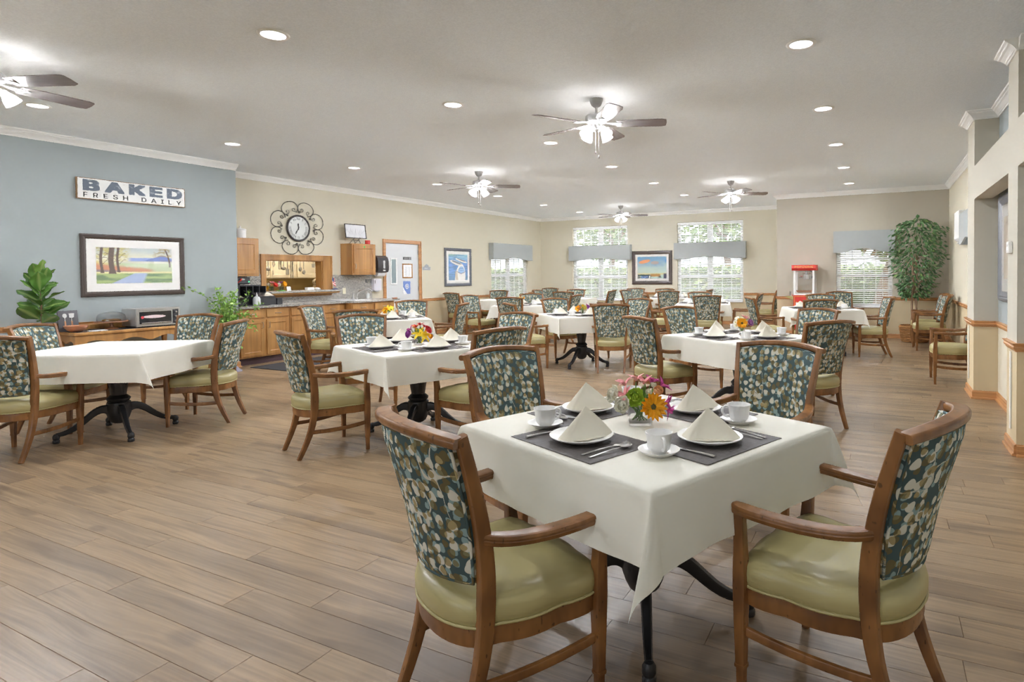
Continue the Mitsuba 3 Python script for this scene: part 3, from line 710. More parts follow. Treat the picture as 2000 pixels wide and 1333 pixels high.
def cloth_mesh(seed, half=.505, drop=.235, n=61, gather=0.0):
    rng = np.random.default_rng(seed); ph = rng.random(16)*2*PI; sway = rng.uniform(.10, .38, 4)*rng.choice([-1, 1], 4)
    ext = half+drop
    a = np.concatenate([np.linspace(-ext, -half, n//4)[:-1], np.linspace(-half, half, n//2), np.linspace(half, ext, n//4)[1:]])
    A, B = np.meshgrid(a, a, indexing='ij')
    R = .016
    ea, eb = np.maximum(np.abs(A)-half, 0), np.maximum(np.abs(B)-half, 0)
    sa, sb = np.sign(A), np.sign(B)
    r = np.hypot(ea, eb); phi = np.arctan2(eb, ea)
    out = np.where(r < R*PI/2, R*np.sin(np.minimum(r, R*PI/2)/R), R)
    hang = np.where(r < R*PI/2, R*(1-np.cos(np.minimum(r, R*PI/2)/R)), R+r-R*PI/2)
    X = np.clip(A, -half, half)+sa*out*np.cos(phi)*(ea > 0); Y = np.clip(B, -half, half)+sb*out*np.sin(phi)*(eb > 0)
    Z = TH-hang
    hh = np.clip((r-R)/drop, 0, 1.5)
    flare = .012*hh
    wav = lambda t, k: (np.sin(t*7+ph[k])*.5+np.sin(t*13+ph[k+1])*.35+np.sin(t*29+ph[k+2])*(.15+gather*2.2))
    side_x = np.where(sa > 0, wav(B, 0), wav(B, 3)); side_y = np.where(sb > 0, wav(A, 6), wav(A, 9))
    pure_a, pure_b = (ea > 0) & (eb == 0), (eb > 0) & (ea == 0)
    amp = .016+gather*.02
    X = X+np.where(ea > 0, sa*np.cos(phi)*(flare+amp*hh*side_x), 0)
    Y = Y+np.where(eb > 0, sb*np.sin(phi)*(flare+amp*hh*side_y), 0)
    # the corners: the spare cloth stands out in a pointed fold and the tip hangs lower
    f = np.abs(np.sin(2*phi))**1.2*(ea > 0)*(eb > 0)
    k = ((sa > 0).astype(int)*2+(sb > 0).astype(int))
    sw = sway[k]
    o2 = r*((ea > 0)*(eb > 0))*(.30*np.abs(np.sin(2*phi))**.8+.05*np.sin(4*phi)**2)
    X = X+sa*o2*.707+sw*r*f*.50*(-sb); Y = Y+sb*o2*.707+sw*r*f*.50*sa
    Z = Z+np.where(f > 0, r*(1-np.sqrt(np.maximum(1-(.42*f)**2, 0))), 0)
    Z = Z+.0012*(np.sin(A*9+ph[12])*np.sin(B*8+ph[13]))*(r == 0)
    V = np.stack([X, Y, Z], -1)
    return TM(V.reshape(-1, 3), grid_faces(len(a), len(a)))

# ------------------------------------------------------------------ tableware
def napkin_mesh(seed):
    rng = np.random.default_rng(seed)
    hgt = .112+rng.uniform(-.006, .008)
    apex = np.array([rng.uniform(-.012, .012), .008, hgt])
    kp = np.array([(-.015, .040, .002), (-.060, .020, .002), (-.093, -.008, .002), (-.097, -.024, .003), (-.090, -.036, .003), (-.062, -.052, .001), (-.045, -.050, 0), (.03, -.024, 0), (.112, .004, .004), (.120, .010, .006), (.112, .019, .005), (.06, .034, .002), (.0, .046, .001)])
    tk = np.r_[0, np.cumsum(np.linalg.norm(np.diff(kp, axis=0), axis=1))]; base = np.stack([np.interp(np.linspace(0, tk[-1], 40), tk, kp[:, q]) for q in range(3)], 1)
    rows = []
    for t in np.linspace(0, 1, 14):
        s = t**.92
        P = apex*(1-s)+base*s
        P = P+np.array([0, 0, .005*math.sin(PI*t)])+(np.array([.004, -.006, 0])*math.sin(PI*t)*np.sin(np.linspace(0, 9, 40))[:, None])
        rows.append(P)
    V = np.array(rows)
    outer = TM(V.reshape(-1, 3), grid_faces(14, 40))
    V2 = V.copy(); V2[..., 0] *= .93; V2[..., 1] = V2[..., 1]*.86+.004; V2[..., 2] = V2[..., 2]*.955
    inner = TM(V2.reshape(-1, 3), grid_faces(14, 40)[:, ::-1])
    # turned hem joining both layers along the foot
    b1, b2 = V[-1], V2[-1]; hem = TM(np.vstack([b1, b2]), np.vstack([[(i, i+1, 40+i), (i+1, 41+i, 40+i)] for i in range(39)]).reshape(-1, 3))
    flap = TM(np.array([(.115, .02, .002), (.01, -.043, .001), (-.085, -.05, .001), (-.05, .01, .001), (.03, .05, .001), (.115, .02, .005), (.01, -.043, .004), (-.085, -.05, .004), (-.05, .01, .004), (.03, .05, .004)]),
              [(5, 7, 6), (5, 8, 7), (5, 9, 8), (0, 1, 2), (0, 2, 3), (0, 3, 4), (0, 5, 1), (1, 5, 6), (1, 6, 2), (2, 6, 7), (2, 7, 3), (3, 7, 8), (3, 8, 4), (4, 8, 9)])
    return cat(outer, inner, hem, flap)
NAPS = [mikit.ply(napkin_mesh(s), 'mat_napkin', 32) for s in range(4)]
PLATE = [('', mikit.ply(lathe([(.001, 0), (.062, 0), (.066, .003), (.080, .006), (.108, .017), (.115, .021), (.1155, .0235), (.112, .024), (.09, .014), (.076, .0085), (.001, .008)], 48), 'mat_china', 40), None)]
SAUCER = [('', mikit.ply(lathe([(.001, 0), (.04, 0), (.043, .003), (.062, .013), (.069, .018), (.070, .0205), (.067, .0205), (.05, .010), (.032, .007), (.03, .0055), (.001, .0055)], 40), 'mat_china', 40), None)]
def cup_proto():
    body = lathe([(.001, 0), (.024, 0), (.026, .003), (.027, .006), (.034, .012), (.038, .022), (.040, .04), (.0425, .058), (.0455, .068), (.0460, .0705), (.0445, .071), (.0425, .066), (.039, .05), (.036, .022), (.03, .012), (.001, .010)], 40)
    h = tube(spline([(.039, 0, .056), (.056, 0, .060), (.066, 0, .046), (.060, 0, .028), (.0375, 0, .022)], 16), .0048, 8)
    return [('body', mikit.ply(body, 'mat_china', 40), None), ('handle', mikit.ply(h, 'mat_china', True), None)]
CUP = cup_proto()
def mat_uv():
    m = cbox(-.22, .22, -.155, .155, 0, .0022, .0006); v = np.asarray(m.vertices); return m, v[:, :2]
_m, _uv = mat_uv()
PLACEMAT = [('', mikit.ply(_m, 'mat_placemat', False, uv=_uv), None)]
def knife():
    h = sweep(spline([(0, -.115, .004), (0, -.07, .005), (0, -.03, .0045), (0, .0, .004)], 8), rrect(1, 1, .4, 3), scale=np.stack([np.linspace(.014, .009, 8), np.linspace(.007, .005, 8)], 1))
    b = extr(Polygon([(-.0045, 0), (.0045, 0), (.008, .02), (.0085, .075), (.004, .10), (-.004, .105), (-.006, .09)]), .0016, .003)
    return cat(h, b)
def fork():
    h = sweep(spline([(0, -.10, .003), (0, -.04, .006), (0, .02, .007), (0, .04, .006)], 10), rrect(1, 1, .4, 3), scale=np.stack([np.linspace(.012, .006, 10), np.full(10, .003)], 1))
    sh = extr(Polygon([(-.003, .035), (.003, .035), (.011, .052), (.012, .064), (-.012, .064), (-.011, .052)]), .002, .005)
    t = [sweep([(x, .062, .006), (x*.98, .085, .0055), (x*.95, .108, .009)], rrect(.0036, .0022, .0009, 1)) for x in (-.0102, -.0034, .0034, .0102)]
    return cat(h, sh, *t)
def spoon():
    h = sweep(spline([(0, -.10, .003), (0, -.04, .006), (0, .02, .008), (0, .045, .006)], 10), rrect(1, 1, .4, 3), scale=np.stack([np.linspace(.012, .006, 10), np.full(10, .003)], 1))
    n, m = 9, 18; V = []
    for i in range(n):
        r = i/(n-1)
        for j in range(m):
            a = 2*PI*j/m; V.append((.0165*r*math.cos(a)*(1-.15*math.sin(a)), .068+.026*r*math.sin(a), .0015+.0075*r*r))
    bowl = TM(V, grid_faces(n, m, True)); b2 = bowl.copy(); b2.apply_translation([0, 0, .0012]); b2.invert()
    return cat(h, bowl, b2)
KNIFE = [('', mikit.ply(knife(), 'mat_steel', 40), None)]
FORK = [('', mikit.ply(fork(), 'mat_steel', 40), None)]
SPOON = [('', mikit.ply(spoon(), 'mat_steel', 40), None)]

TABLES = {  # centre, rotation, description, place settings
    1: (-.845, 2.20, -22, 'the big foreground table', 1), 2: (-3.58, 3.93, -21, 'the purple-posy table left of centre', 1), 3: (-5.97, 2.82, 30, 'the bare table at far left', 0),
    4: (-6.29, 6.32, -40, 'the kitchenette-side table', 1), 5: (-3.98, 7.85, 47, 'the mid-room table', 1), 6: (-1.20, 5.72, -31, 'the single-sunflower table', 1),
    7: (-.88, 10.52, 20, 'the popcorn-cart table', 1), 8: (-6.42, 10.0, 27, 'the orange-flower table', 1), 9: (-8.22, 11.75, 5, 'the left-window table', 0),
    10: (-6.95, 13.15, 10, 'the left back window table', 0), 11: (-3.15, 11.6, 13, 'the right back window table', 1), 12: (-4.65, 14.05, 15, 'the table under the seascape', 1)}
VIEW = {}
def side_word(t, x, y):
    cx, cy = TABLES[t][:2]; d = np.array([cx, cy]); d = d/np.linalg.norm(d); rt = np.array([d[1], -d[0]])
    v = np.array([x-cx, y-cy]); a = math.degrees(math.atan2(v@d, v@rt)) % 360
    return ['right', 'far right', 'far', 'far left', 'left', 'near left', 'near', 'near right'][int(((a+22.5) % 360)//45)]
for t, (x, y, rz, desc, st) in TABLES.items():
    place(TABLE, 'pedestal_table', xf(x, y, 0, math.radians(rz)), f'square table with black iron pedestal legs, {desc}', 'table', 'pedestal tables')
    one('tablecloth', cloth_mesh(100+t, n=81 if t in (1, 2, 3, 6) else 49, gather=.5 if t == 9 else .25 if t == 4 else 0), 'mat_cloth', f'ivory cloth draped over {desc}', 'tablecloth', True, 'ivory tablecloths', M=xf(x, y, 0, math.radians(rz)))
    if not st: continue
    for q in range(4):
        a = math.radians(rz+90*q)
        Mc = xf(x, y, TH+.001, a)
        def at(px, py, pz=0, r=0.0): return Mc @ xf(px, py, pz, r)
        ctr = Mc @ np.array([0, -.32, 0, 1]); sd = side_word(t, ctr[0], ctr[1]); at_ = f'at the {sd} place of {desc}'
        rr = np.random.default_rng(t*10+q)
        place(PLACEMAT, 'placemat', at(0, -.325), f'dark woven placemat {at_}', 'placemat', 'dark woven placemats')
        place(PLATE, 'dinner_plate', at(0, -.325, .0025), f'round white plate {at_}', 'plate', 'white dinner plates')
        k = thing('napkin', f'ivory pyramid napkin {at_}', 'napkin', 'folded ivory napkins')
        scene[k] = {**NAPS[(t+q) % 4], 'to_world': T4(xf(*(Mc @ np.array([rr.uniform(-.01, .01), -.325, .0125, 1]))[:3], math.atan2(-ctr[0], ctr[1])+([.12, -.25, .30, -.1][q] if t == 1 else rr.uniform(-.45, .45)))[:, :].tolist())}
        place(SAUCER, 'saucer', at(.30, -.245, .0), f'white saucer {at_}', 'saucer', 'white saucers')
        place(CUP, 'coffee_cup', at(.30, -.245, .0057, [-.55, 2.3, 2.6, 2.9][q] if t == 1 else rr.uniform(-3, 3)), f'white coffee cup {at_}', 'cup', 'white coffee cups')
        place(KNIFE, 'table_knife', at(-.155, -.34, .0024, .06*rr.normal()), f'steel table knife {at_}', 'knife', 'steel knives')
        place(FORK, 'dinner_fork', at(.145, -.345, .0024, -.03+.05*rr.normal()), f'steel fork {at_}', 'fork', 'steel forks')
        place(SPOON, 'teaspoon', at(.178, -.345, .0024, -.03+.05*rr.normal()), f'steel spoon {at_}', 'spoon', 'steel spoons')

# ------------------------------------------------------------------ chairs: middle of the back's top edge, heading, table
CH = [(-1.215, 1.345, 66, 1), (.125, 2.00, 163, 1), (-1.89, 2.75, -18, 1), (-.53, 3.56, -106, 1),
      (-4.00, 3.03, 69, 2), (-4.92, 4.56, -35, 2), (-2.79, 3.88, 166, 2), (-3.50, 5.38, -97, 2),
      (-6.86, 2.58, 32, 3), (-5.55, 3.59, 215, 3), (-6.78, 3.99, -71, 3), (-5.86, 2.03, 122, 3),
      (-7.17, 5.75, 18, 4), (-5.78, 5.27, 137, 4), (-6.87, 7.42, -43, 4), (-5.52, 7.0, 205, 4),
      (-4.80, 7.20, 48, 5), (-3.29, 7.37, 110, 5), (-4.94, 8.75, -32, 5), (-3.50, 9.0, 248, 5),
      (-2.08, 5.34, 56, 6), (-2.20, 6.97, -33, 6), (-.47, 5.50, 138, 6), (-.62, 7.08, -121, 6),
      (-.80, 9.52, 114, 7), (-1.93, 10.08, 22, 7), (.12, 10.62, 192, 7), (-.98, 11.66, -72, 7),
      (-7.46, 9.72, -4, 8), (-6.06, 9.06, 104, 8), (-6.66, 10.8, -41, 8), (-5.42, 10.45, 187, 8),
      (-8.93, 10.95, 80, 9), (-8.85, 12.75, -80, 9),
      (-7.30, 14.10, -80, 10), (-6.66, 12.21, 101, 10), (-5.90, 13.3, 187, 10), (-8.06, 13.36, 5, 10),
      (-2.84, 10.70, 103, 11), (-3.46, 12.45, -68, 11), (-2.14, 11.92, 190, 11), (-4.10, 10.98, 20, 11),
      (-4.42, 13.2, 110, 12), (-5.10, 14.95, -88, 12), (-5.66, 13.6, -6, 12), (-3.76, 14.35, 185, 12)]
STAND = [(-8.72, 15.18, -83, 'leaf-print armchair alone in the left back corner, turned towards the room'),
         (-6.02, 15.20, -85, 'leaf-print armchair against the back wall left of the seascape picture'),
         (-.74, 13.18, -66, 'leaf-print armchair in front of the window beside the popcorn cart'),
         (1.02, 11.75, 184, 'leaf-print armchair against the right wall, nearer of the pair by the ficus'),
         (1.02, 12.42, 182, 'leaf-print armchair against the right wall, farther of the pair by the ficus'),
         (1.06, 8.42, 181, 'leaf-print armchair half hidden behind the right pier, only seat and arms showing'),
         (-2.16, 14.55, 183, 'leaf-print armchair half hidden behind the projecting wall corner')]
for x, y, hd, t in CH:
    a = math.radians(hd); ox, oy = x-math.cos(a)*BACK_Y, y-math.sin(a)*BACK_Y
    gap = .62-math.hypot(ox-TABLES[t][0], oy-TABLES[t][1])
    if gap > 0: ox, oy = ox-math.cos(a)*gap, oy-math.sin(a)*gap
    d = TABLES[t][3]
    place(CHAIR, 'dining_armchair', xf(ox, oy, 0, a-PI/2), f'leaf-print armchair on the {side_word(t, ox, oy)} side of {d}', 'chair', 'leaf-print dining armchairs')
for x, y, hd, lb in STAND:
    a = math.radians(hd); ox, oy = x-math.cos(a)*BACK_Y, y-math.sin(a)*BACK_Y
    place(CHAIR, 'dining_armchair', xf(ox, oy, 0, a-PI/2), lb, 'chair', 'leaf-print dining armchairs')

# ------------------------------------------------------------------ flowers
def petal(L, w, cup=.3, tip=.0, n=5, ruf=0.0, seed=0):
    """One petal from the origin along +x, curving up (z)."""
    t = np.linspace(0, 1, n); s = np.linspace(-1, 1, 3)
    wid = w*np.sin(PI*np.clip(t*(.86+.10*(1-tip)), 0, 1))**(.6)*(1-tip*t**4)
    wid[0] = w*.25
    V = np.zeros((n, 3, 3))
    V[..., 0] = (t*L*np.cos(cup*t))[:, None]; V[..., 2] = (t*L*np.sin(cup*t))[:, None]+np.abs(s)[None]*wid[:, None]*.25
    V[..., 1] = wid[:, None]*s[None]*.5
    if ruf: V[-1, :, 2] += ruf*np.array([1, -1, 1])*((seed % 2)*2-1)
    return TM(V.reshape(-1, 3), grid_faces(n, 3))
def rings(spec, col, seed=0):
    """spec: (count, length, width, elevation, cup, tip, ruffle, z)"""
    rng = np.random.default_rng(seed); ms, cs = [], []
    for j, (n, L, w, el, cup, tip, ruf, z) in enumerate(spec):
        for i in range(n):
            p = petal(L*rng.uniform(.88, 1.08), w, cup, tip, 5, ruf, i)
            p.apply_transform(trimesh.transformations.rotation_matrix(-(el+rng.normal()*.07), [0, 1, 0]))
            p.apply_transform(trimesh.transformations.rotation_matrix(2*PI*i/n+j*.4+rng.normal()*.05, [0, 0, 1])); p.apply_translation([0, 0, z])
            ms.append(p); c = np.asarray(col[j % len(col)])*rng.uniform(.85, 1.1); cs.append(np.tile(np.clip(c, 0, 1), (len(p.vertices), 1)))
    return cat(*ms), np.vstack(cs)
OR, YE_, MG, PK, WH, GR, PE, PU, RD = (.80, .36, .012), (.85, .62, .03), (.38, .03, .20), (.72, .32, .33), (.80, .78, .66), (.36, .50, .05), (.80, .48, .24), (.30, .06, .30), (.55, .04, .05)
def flower(kind, col, seed):
    if kind == 'sunflower': return rings([(17, .046, .017, .05, .2, .6, 0, 0), (15, .042, .016, .25, .25, .6, 0, .002)], [col, tuple(np.array(col)*.92)], seed)
    if kind == 'carnation': return rings([(14, .036, .026, .1, .5, 0, .004, 0), (12, .031, .024, .6, .4, 0, .005, .003), (9, .026, .02, 1.05, .2, 0, .005, .006), (6, .022, .016, 1.35, 0, 0, .004, .008)], [col, tuple(np.array(col)*.9)], seed)
    if kind == 'alstroemeria': return rings([(3, .046, .020, .85, -.35, .5, 0, 0), (3, .044, .015, .95, -.30, .5, 0, 0)], [col, tuple(np.clip(np.array(col)*1.35+.05, 0, 1))], seed)
    if kind == 'rose': return rings([(6, .032, .03, .5, .7, 0, 0, 0), (5, .028, .026, .9, .6, 0, 0, .002), (4, .022, .02, 1.2, .4, 0, 0, .004), (3, .016, .014, 1.4, .2, 0, 0, .006)], [col], seed)
    if kind == 'daisy': return rings([(14, .026, .009, .1, .2, 0, 0, 0)], [col], seed)
    if kind == 'lily': return rings([(6, .070, .024, .55, -.5, .5, 0, 0)], [col], seed)
    return rings([(24, .018, .008, .2, .6, 0, 0, 0), (18, .016, .008, .8, .3, 0, 0, .002)], [col], seed)     # small tufted bloom
def aim(d):
    z = np.asarray(d, float)/np.linalg.norm(d); x = np.cross([0, 1, .1], z); x /= np.linalg.norm(x); y = np.cross(z, x)
    M = np.eye(4); M[:3, 0], M[:3, 1], M[:3, 2] = x, y, z; return M
mat('mat_stem', (.10, .20, .04), .5); mat('mat_sun_core', (.06, .05, .012), .9); mat('mat_yolk', (.62, .40, .04), .8)
scene['mat_water'] = {'type': 'dielectric', 'int_ior': 1.33}
def bouquet(x, y, rz, label, blooms, square=True, hv=.078, rv=.045, nleaf=10, seed=0):
    """blooms: (kind, colour, (dx, dy, dz), facing) around the mouth of the vase."""
    rng = np.random.default_rng(seed)
    k = thing('flower_arrangement', label, 'flowers', 'posies on the tables'); Mx = xf(x, y, TH+.0012, rz)
    if square:
        o = sbox(-rv, -rv, rv, rv).buffer(.003); v = cat(extr(o.difference(o.buffer(-.004)), hv), extr(o, .011))
    else:
        v = lathe([(.001, 0), (rv*.9, 0), (rv, .004), (rv, hv), (rv-.003, hv), (rv-.003, .010), (.001, .010)], 28)
    part('vase', v, 'mat_glass', k, smooth=False if square else 40, M=Mx, label='clear glass vase')
    heads = []
    for i, (kind, col, p, d) in enumerate(blooms):
        m, c = flower(kind, col, seed*31+i); m.apply_scale(1.22 if kind in ('sunflower', 'carnation', 'rose') else 1.08); A = aim(d); A[:3, 3] = p
        b = part('bloom', moved(m, A), 'mat_petal', k, M=Mx, color=c)
        if kind == 'sunflower': part('centre', moved(lathe([(.001, .010), (.010, .009), (.018, .005), (.021, 0), (.001, -.002)], 20), A), 'mat_sun_core', b, smooth=40, M=Mx)
        if kind == 'daisy': part('centre', moved(lathe([(.001, .005), (.006, .003), (.008, 0), (.001, 0)], 12), A), 'mat_yolk', b, smooth=40, M=Mx)
        e = np.array(p)-np.asarray(d)/np.linalg.norm(d)*.004
        foot = np.array([rng.uniform(-.5, .5)*rv-p[0]*.25, rng.uniform(-.5, .5)*rv-p[1]*.25, .015]); foot[:2] = np.clip(foot[:2], -rv*.7, rv*.7)
        mid = np.array([np.clip(e[0]*.45, -rv*.75, rv*.75), np.clip(e[1]*.45, -rv*.75, rv*.75), hv*.9])
        part('stem', tube(spline([foot, mid, e], 7), .0022, 6), 'mat_stem', k, smooth=True, M=Mx)
    for i in range(nleaf):
        a = rng.random()*2*PI; L = rng.uniform(.05, .085)
        p = petal(L, .020, .35, .6, 6); A = aim((math.cos(a)*.001, 0, 1)); p.apply_transform(trimesh.transformations.rotation_matrix(-rng.uniform(.5, 1.2), [0, 1, 0])); p.apply_transform(trimesh.transformations.rotation_matrix(a, [0, 0, 1]))
        p.apply_translation([math.cos(a)*.02, math.sin(a)*.02, hv*.8+rng.uniform(0, .02)])
        part('leaf', p, 'mat_leaf', k, M=Mx, color=np.tile(np.array([.10, .19, .035])*rng.uniform(.7, 1.4), (len(p.vertices), 1)))
# the arrangement's axes: +x to the viewer's right, -y towards the viewer
def vang(x, y): return math.atan2(x, y)*-1
bouquet(-.865, 2.215, vang(-.865, 2.215)+.12, 'mixed posy with sunflower and lime carnation in square glass vase, foreground table',
    [('sunflower', OR, (.045, -.062, .080), (.25, -1, .25)), ('carnation', GR, (-.020, -.030, .108), (-.15, -1, .45)), ('alstroemeria', PK, (-.055, .01, .150), (-.4, -.1, 1)), ('alstroemeria', PK, (-.010, .03, .165), (-.05, .1, 1)),
     ('alstroemeria', PK, (.018, .01, .155), (.1, -.15, 1)), ('alstroemeria', MG, (.050, .03, .155), (.35, 0, 1)), ('alstroemeria', MG, (.085, .01, .145), (.8, -.2, .8)), ('alstroemeria', MG, (.095, -.02, .085), (1, -.3, .1)),
     ('alstroemeria', MG, (.105, -.01, .06), (1, -.2, -.5)), ('rose', PE, (.062, -.030, .125), (.3, -.8, .7)), ('carnation', WH, (-.090, -.01, .115), (-1, -.4, .5)), ('carnation', WH, (-.060, -.04, .085), (-.7, -.8, .2)),
     ('tuft', WH, (.030, -.025, .125), (.2, -.7, .8)), ('tuft', WH, (.055, .0, .145), (.2, -.4, 1)), ('alstroemeria', PK, (-.058, -.02, .115), (-.6, -.7, .5))], True, .075, .042, 12, 1)
bouquet(-3.57, 3.94, vang(-3.57, 3.94), 'purple, red and yellow posy in glass vase, table left of centre',
    [('lily', YE_, (.0, -.03, .10), (0, -.8, .7)), ('lily', YE_, (.035, -.03, .085), (.6, -.8, .3)), ('alstroemeria', RD, (-.02, .0, .15), (-.2, 0, 1)), ('alstroemeria', RD, (.01, .01, .165), (0, .1, 1)), ('alstroemeria', RD, (.04, .0, .15), (.4, 0, 1)),
     ('alstroemeria', MG, (-.065, .0, .13), (-.8, -.2, .7)), ('carnation', PU, (-.07, -.02, .095), (-.9, -.5, .3)), ('carnation', RD, (.065, -.01, .12), (.7, -.4, .6)), ('rose', OR, (.075, -.03, .075), (.9, -.6, 0)), ('alstroemeria', (.6, .2, .05), (-.03, -.01, .145), (-.2, -.3, 1))], False, .08, .043, 14, 2)
bouquet(-1.19, 5.77, vang(-1.19, 5.77), 'small posy with one sunflower and white daisies in a glass vase',
    [('sunflower', OR, (.0, -.04, .115), (0, -1, .25)), ('daisy', WH, (-.06, -.01, .12), (-.5, -.8, .4)), ('daisy', WH, (-.045, .01, .155), (-.4, -.6, .8)), ('daisy', WH, (-.055, -.03, .09), (-.4, -.9, 0)), ('carnation', (.45, .2, .42), (.065, -.01, .115), (.7, -.6, .4)),
     ('alstroemeria', PK, (.02, .01, .16), (.1, 0, 1)), ('tuft', WH, (.04, -.02, .10), (.5, -.8, .3)), ('alstroemeria', PK, (.035, .02, .15), (.3, .1, 1))], False, .08, .028, 10, 3)
bouquet(-6.28, 6.34, vang(-6.28, 6.34), 'yellow and white posy in a glass vase, kitchenette-side table',
    [('lily', YE_, (-.03, -.02, .12), (-.4, -.8, .7)), ('lily', YE_, (.02, -.01, .13), (.3, -.6, .8)), ('sunflower', OR, (-.055, -.02, .10), (-.8, -.7, .3)), ('daisy', WH, (.05, -.03, .09), (.6, -.8, .2)), ('daisy', WH, (.03, -.04, .075), (.2, -1, 0)), ('carnation', WH, (.06, .0, .11), (.7, -.4, .5)), ('rose', PE, (.075, -.01, .085), (.9, -.4, .2))], False, .075, .035, 9, 4)
bouquet(-3.92, 7.78, vang(-3.92, 7.78), 'orange, white and purple posy in a glass vase, mid-room table',
    [('sunflower', OR, (-.065, -.02, .09), (-.8, -.7, .2)), ('rose', PE, (-.03, -.04, .10), (-.2, -1, .4)), ('carnation', WH, (-.02, .0, .145), (-.2, -.5, 1)), ('daisy', WH, (.015, .0, .15), (.1, -.5, 1)), ('carnation', (.7, .6, .12), (.02, -.03, .10), (.2, -.9, .4)), ('carnation', PU, (.065, -.01, .10), (.8, -.5, .3)), ('rose', YE_, (.0, -.02, .12), (0, -.8, .6)), ('alstroemeria', MG, (.055, .01, .13), (.6, 0, .8))], False, .08, .03, 9, 5)
bouquet(-6.42, 10.0, vang(-6.42, 10.0), 'posy with an orange bloom on the far table beyond the mid-room one',
    [('rose', OR, (.05, -.01, .12), (.5, -.8, .5)), ('carnation', WH, (.0, -.03, .09), (0, -.9, .4)), ('lily', YE_, (-.03, .0, .11), (-.5, -.5, .7))], False, .08, .03, 6, 6)
# ------------------------------------------------------------------ things on the grey-blue wall
def frame_mesh(u0, v0, u1, v1, b, prof):
    """Mitred picture frame; prof: (inset from the outer edge, height off the wall)."""
    rows = []
    for cu, cv, su, sv in ((u0, v0, 1, 1), (u1, v0, -1, 1), (u1, v1, -1, -1), (u0, v1, 1, -1)):
        rows.append([(cu+su*a*b, cv+sv*a*b, w) for a, w in prof])
    V = np.array(rows).reshape(-1, 3); m = len(prof); F = []
    for i in range(4):
        for j in range(m-1):
            a, b2, c, d = i*m+j, ((i+1) % 4)*m+j, ((i+1) % 4)*m+j+1, i*m+j+1
            F += [(a, b2, c), (a, c, d)]
    return TM(V, F)
FP = [(0, 0), (0, .018), (.12, .030), (.30, .034), (.42, .026), (.55, .028), (.8, .018), (.95, .012), (1, .008)]
def canvas(u0, v0, u1, v1, w, fn, nu, nv):
    U, V = np.meshgrid(np.linspace(0, 1, nu), np.linspace(0, 1, nv), indexing='ij')
    P = np.stack([u0+(u1-u0)*U, v0+(v1-v0)*V, np.full_like(U, w)], -1).reshape(-1, 3)
    return TM(P, grid_faces(nu, nv)), np.clip(fn(U.ravel(), V.ravel()), 0, 1)
def n2(u, v, s=0): return meshkit.fbm(np.stack([u, v, np.full_like(u, s*7.3)], -1), 4, s)
def lin(c): return np.array([srgb(*c)])
def mixn(a, b, t): return a*(1-t[:, None])+b*t[:, None]
def ss(a, b, x): t = np.clip((x-a)/(b-a), 0, 1); return t*t*(3-2*t)
def picture(name, label, M, u0, v0, u1, v1, b, fmat, matw, fn, n=(150, 90), mirror=False):
    k = thing(name, label, 'picture')
    part('frame', W(frame_mesh(u0, v0, u1, v1, b, FP), M), fmat, k)
    part('mount', W(box(u0+b*.8, u1-b*.8, v0+b*.8, v1-b*.8, .002, .009), M), 'mat_matboard', k, label='white mount board')
    m, c = canvas(u0+b+matw, v0+b+matw, u1-b-matw, v1-b-matw, .0105, fn, *n)
    part('print', W(m, M), 'mat_art', k, color=c)
    part('glazing', W(TM([(u0+b*.9, v0+b*.9, .0125), (u1-b*.9, v0+b*.9, .0125), (u1-b*.9, v1-b*.9, .0125), (u0+b*.9, v1-b*.9, .0125)], [(0, 1, 2), (0, 2, 3)]), M), 'mat_pane', k)
mat('mat_matboard', (.74, .72, .69), .5, .3)
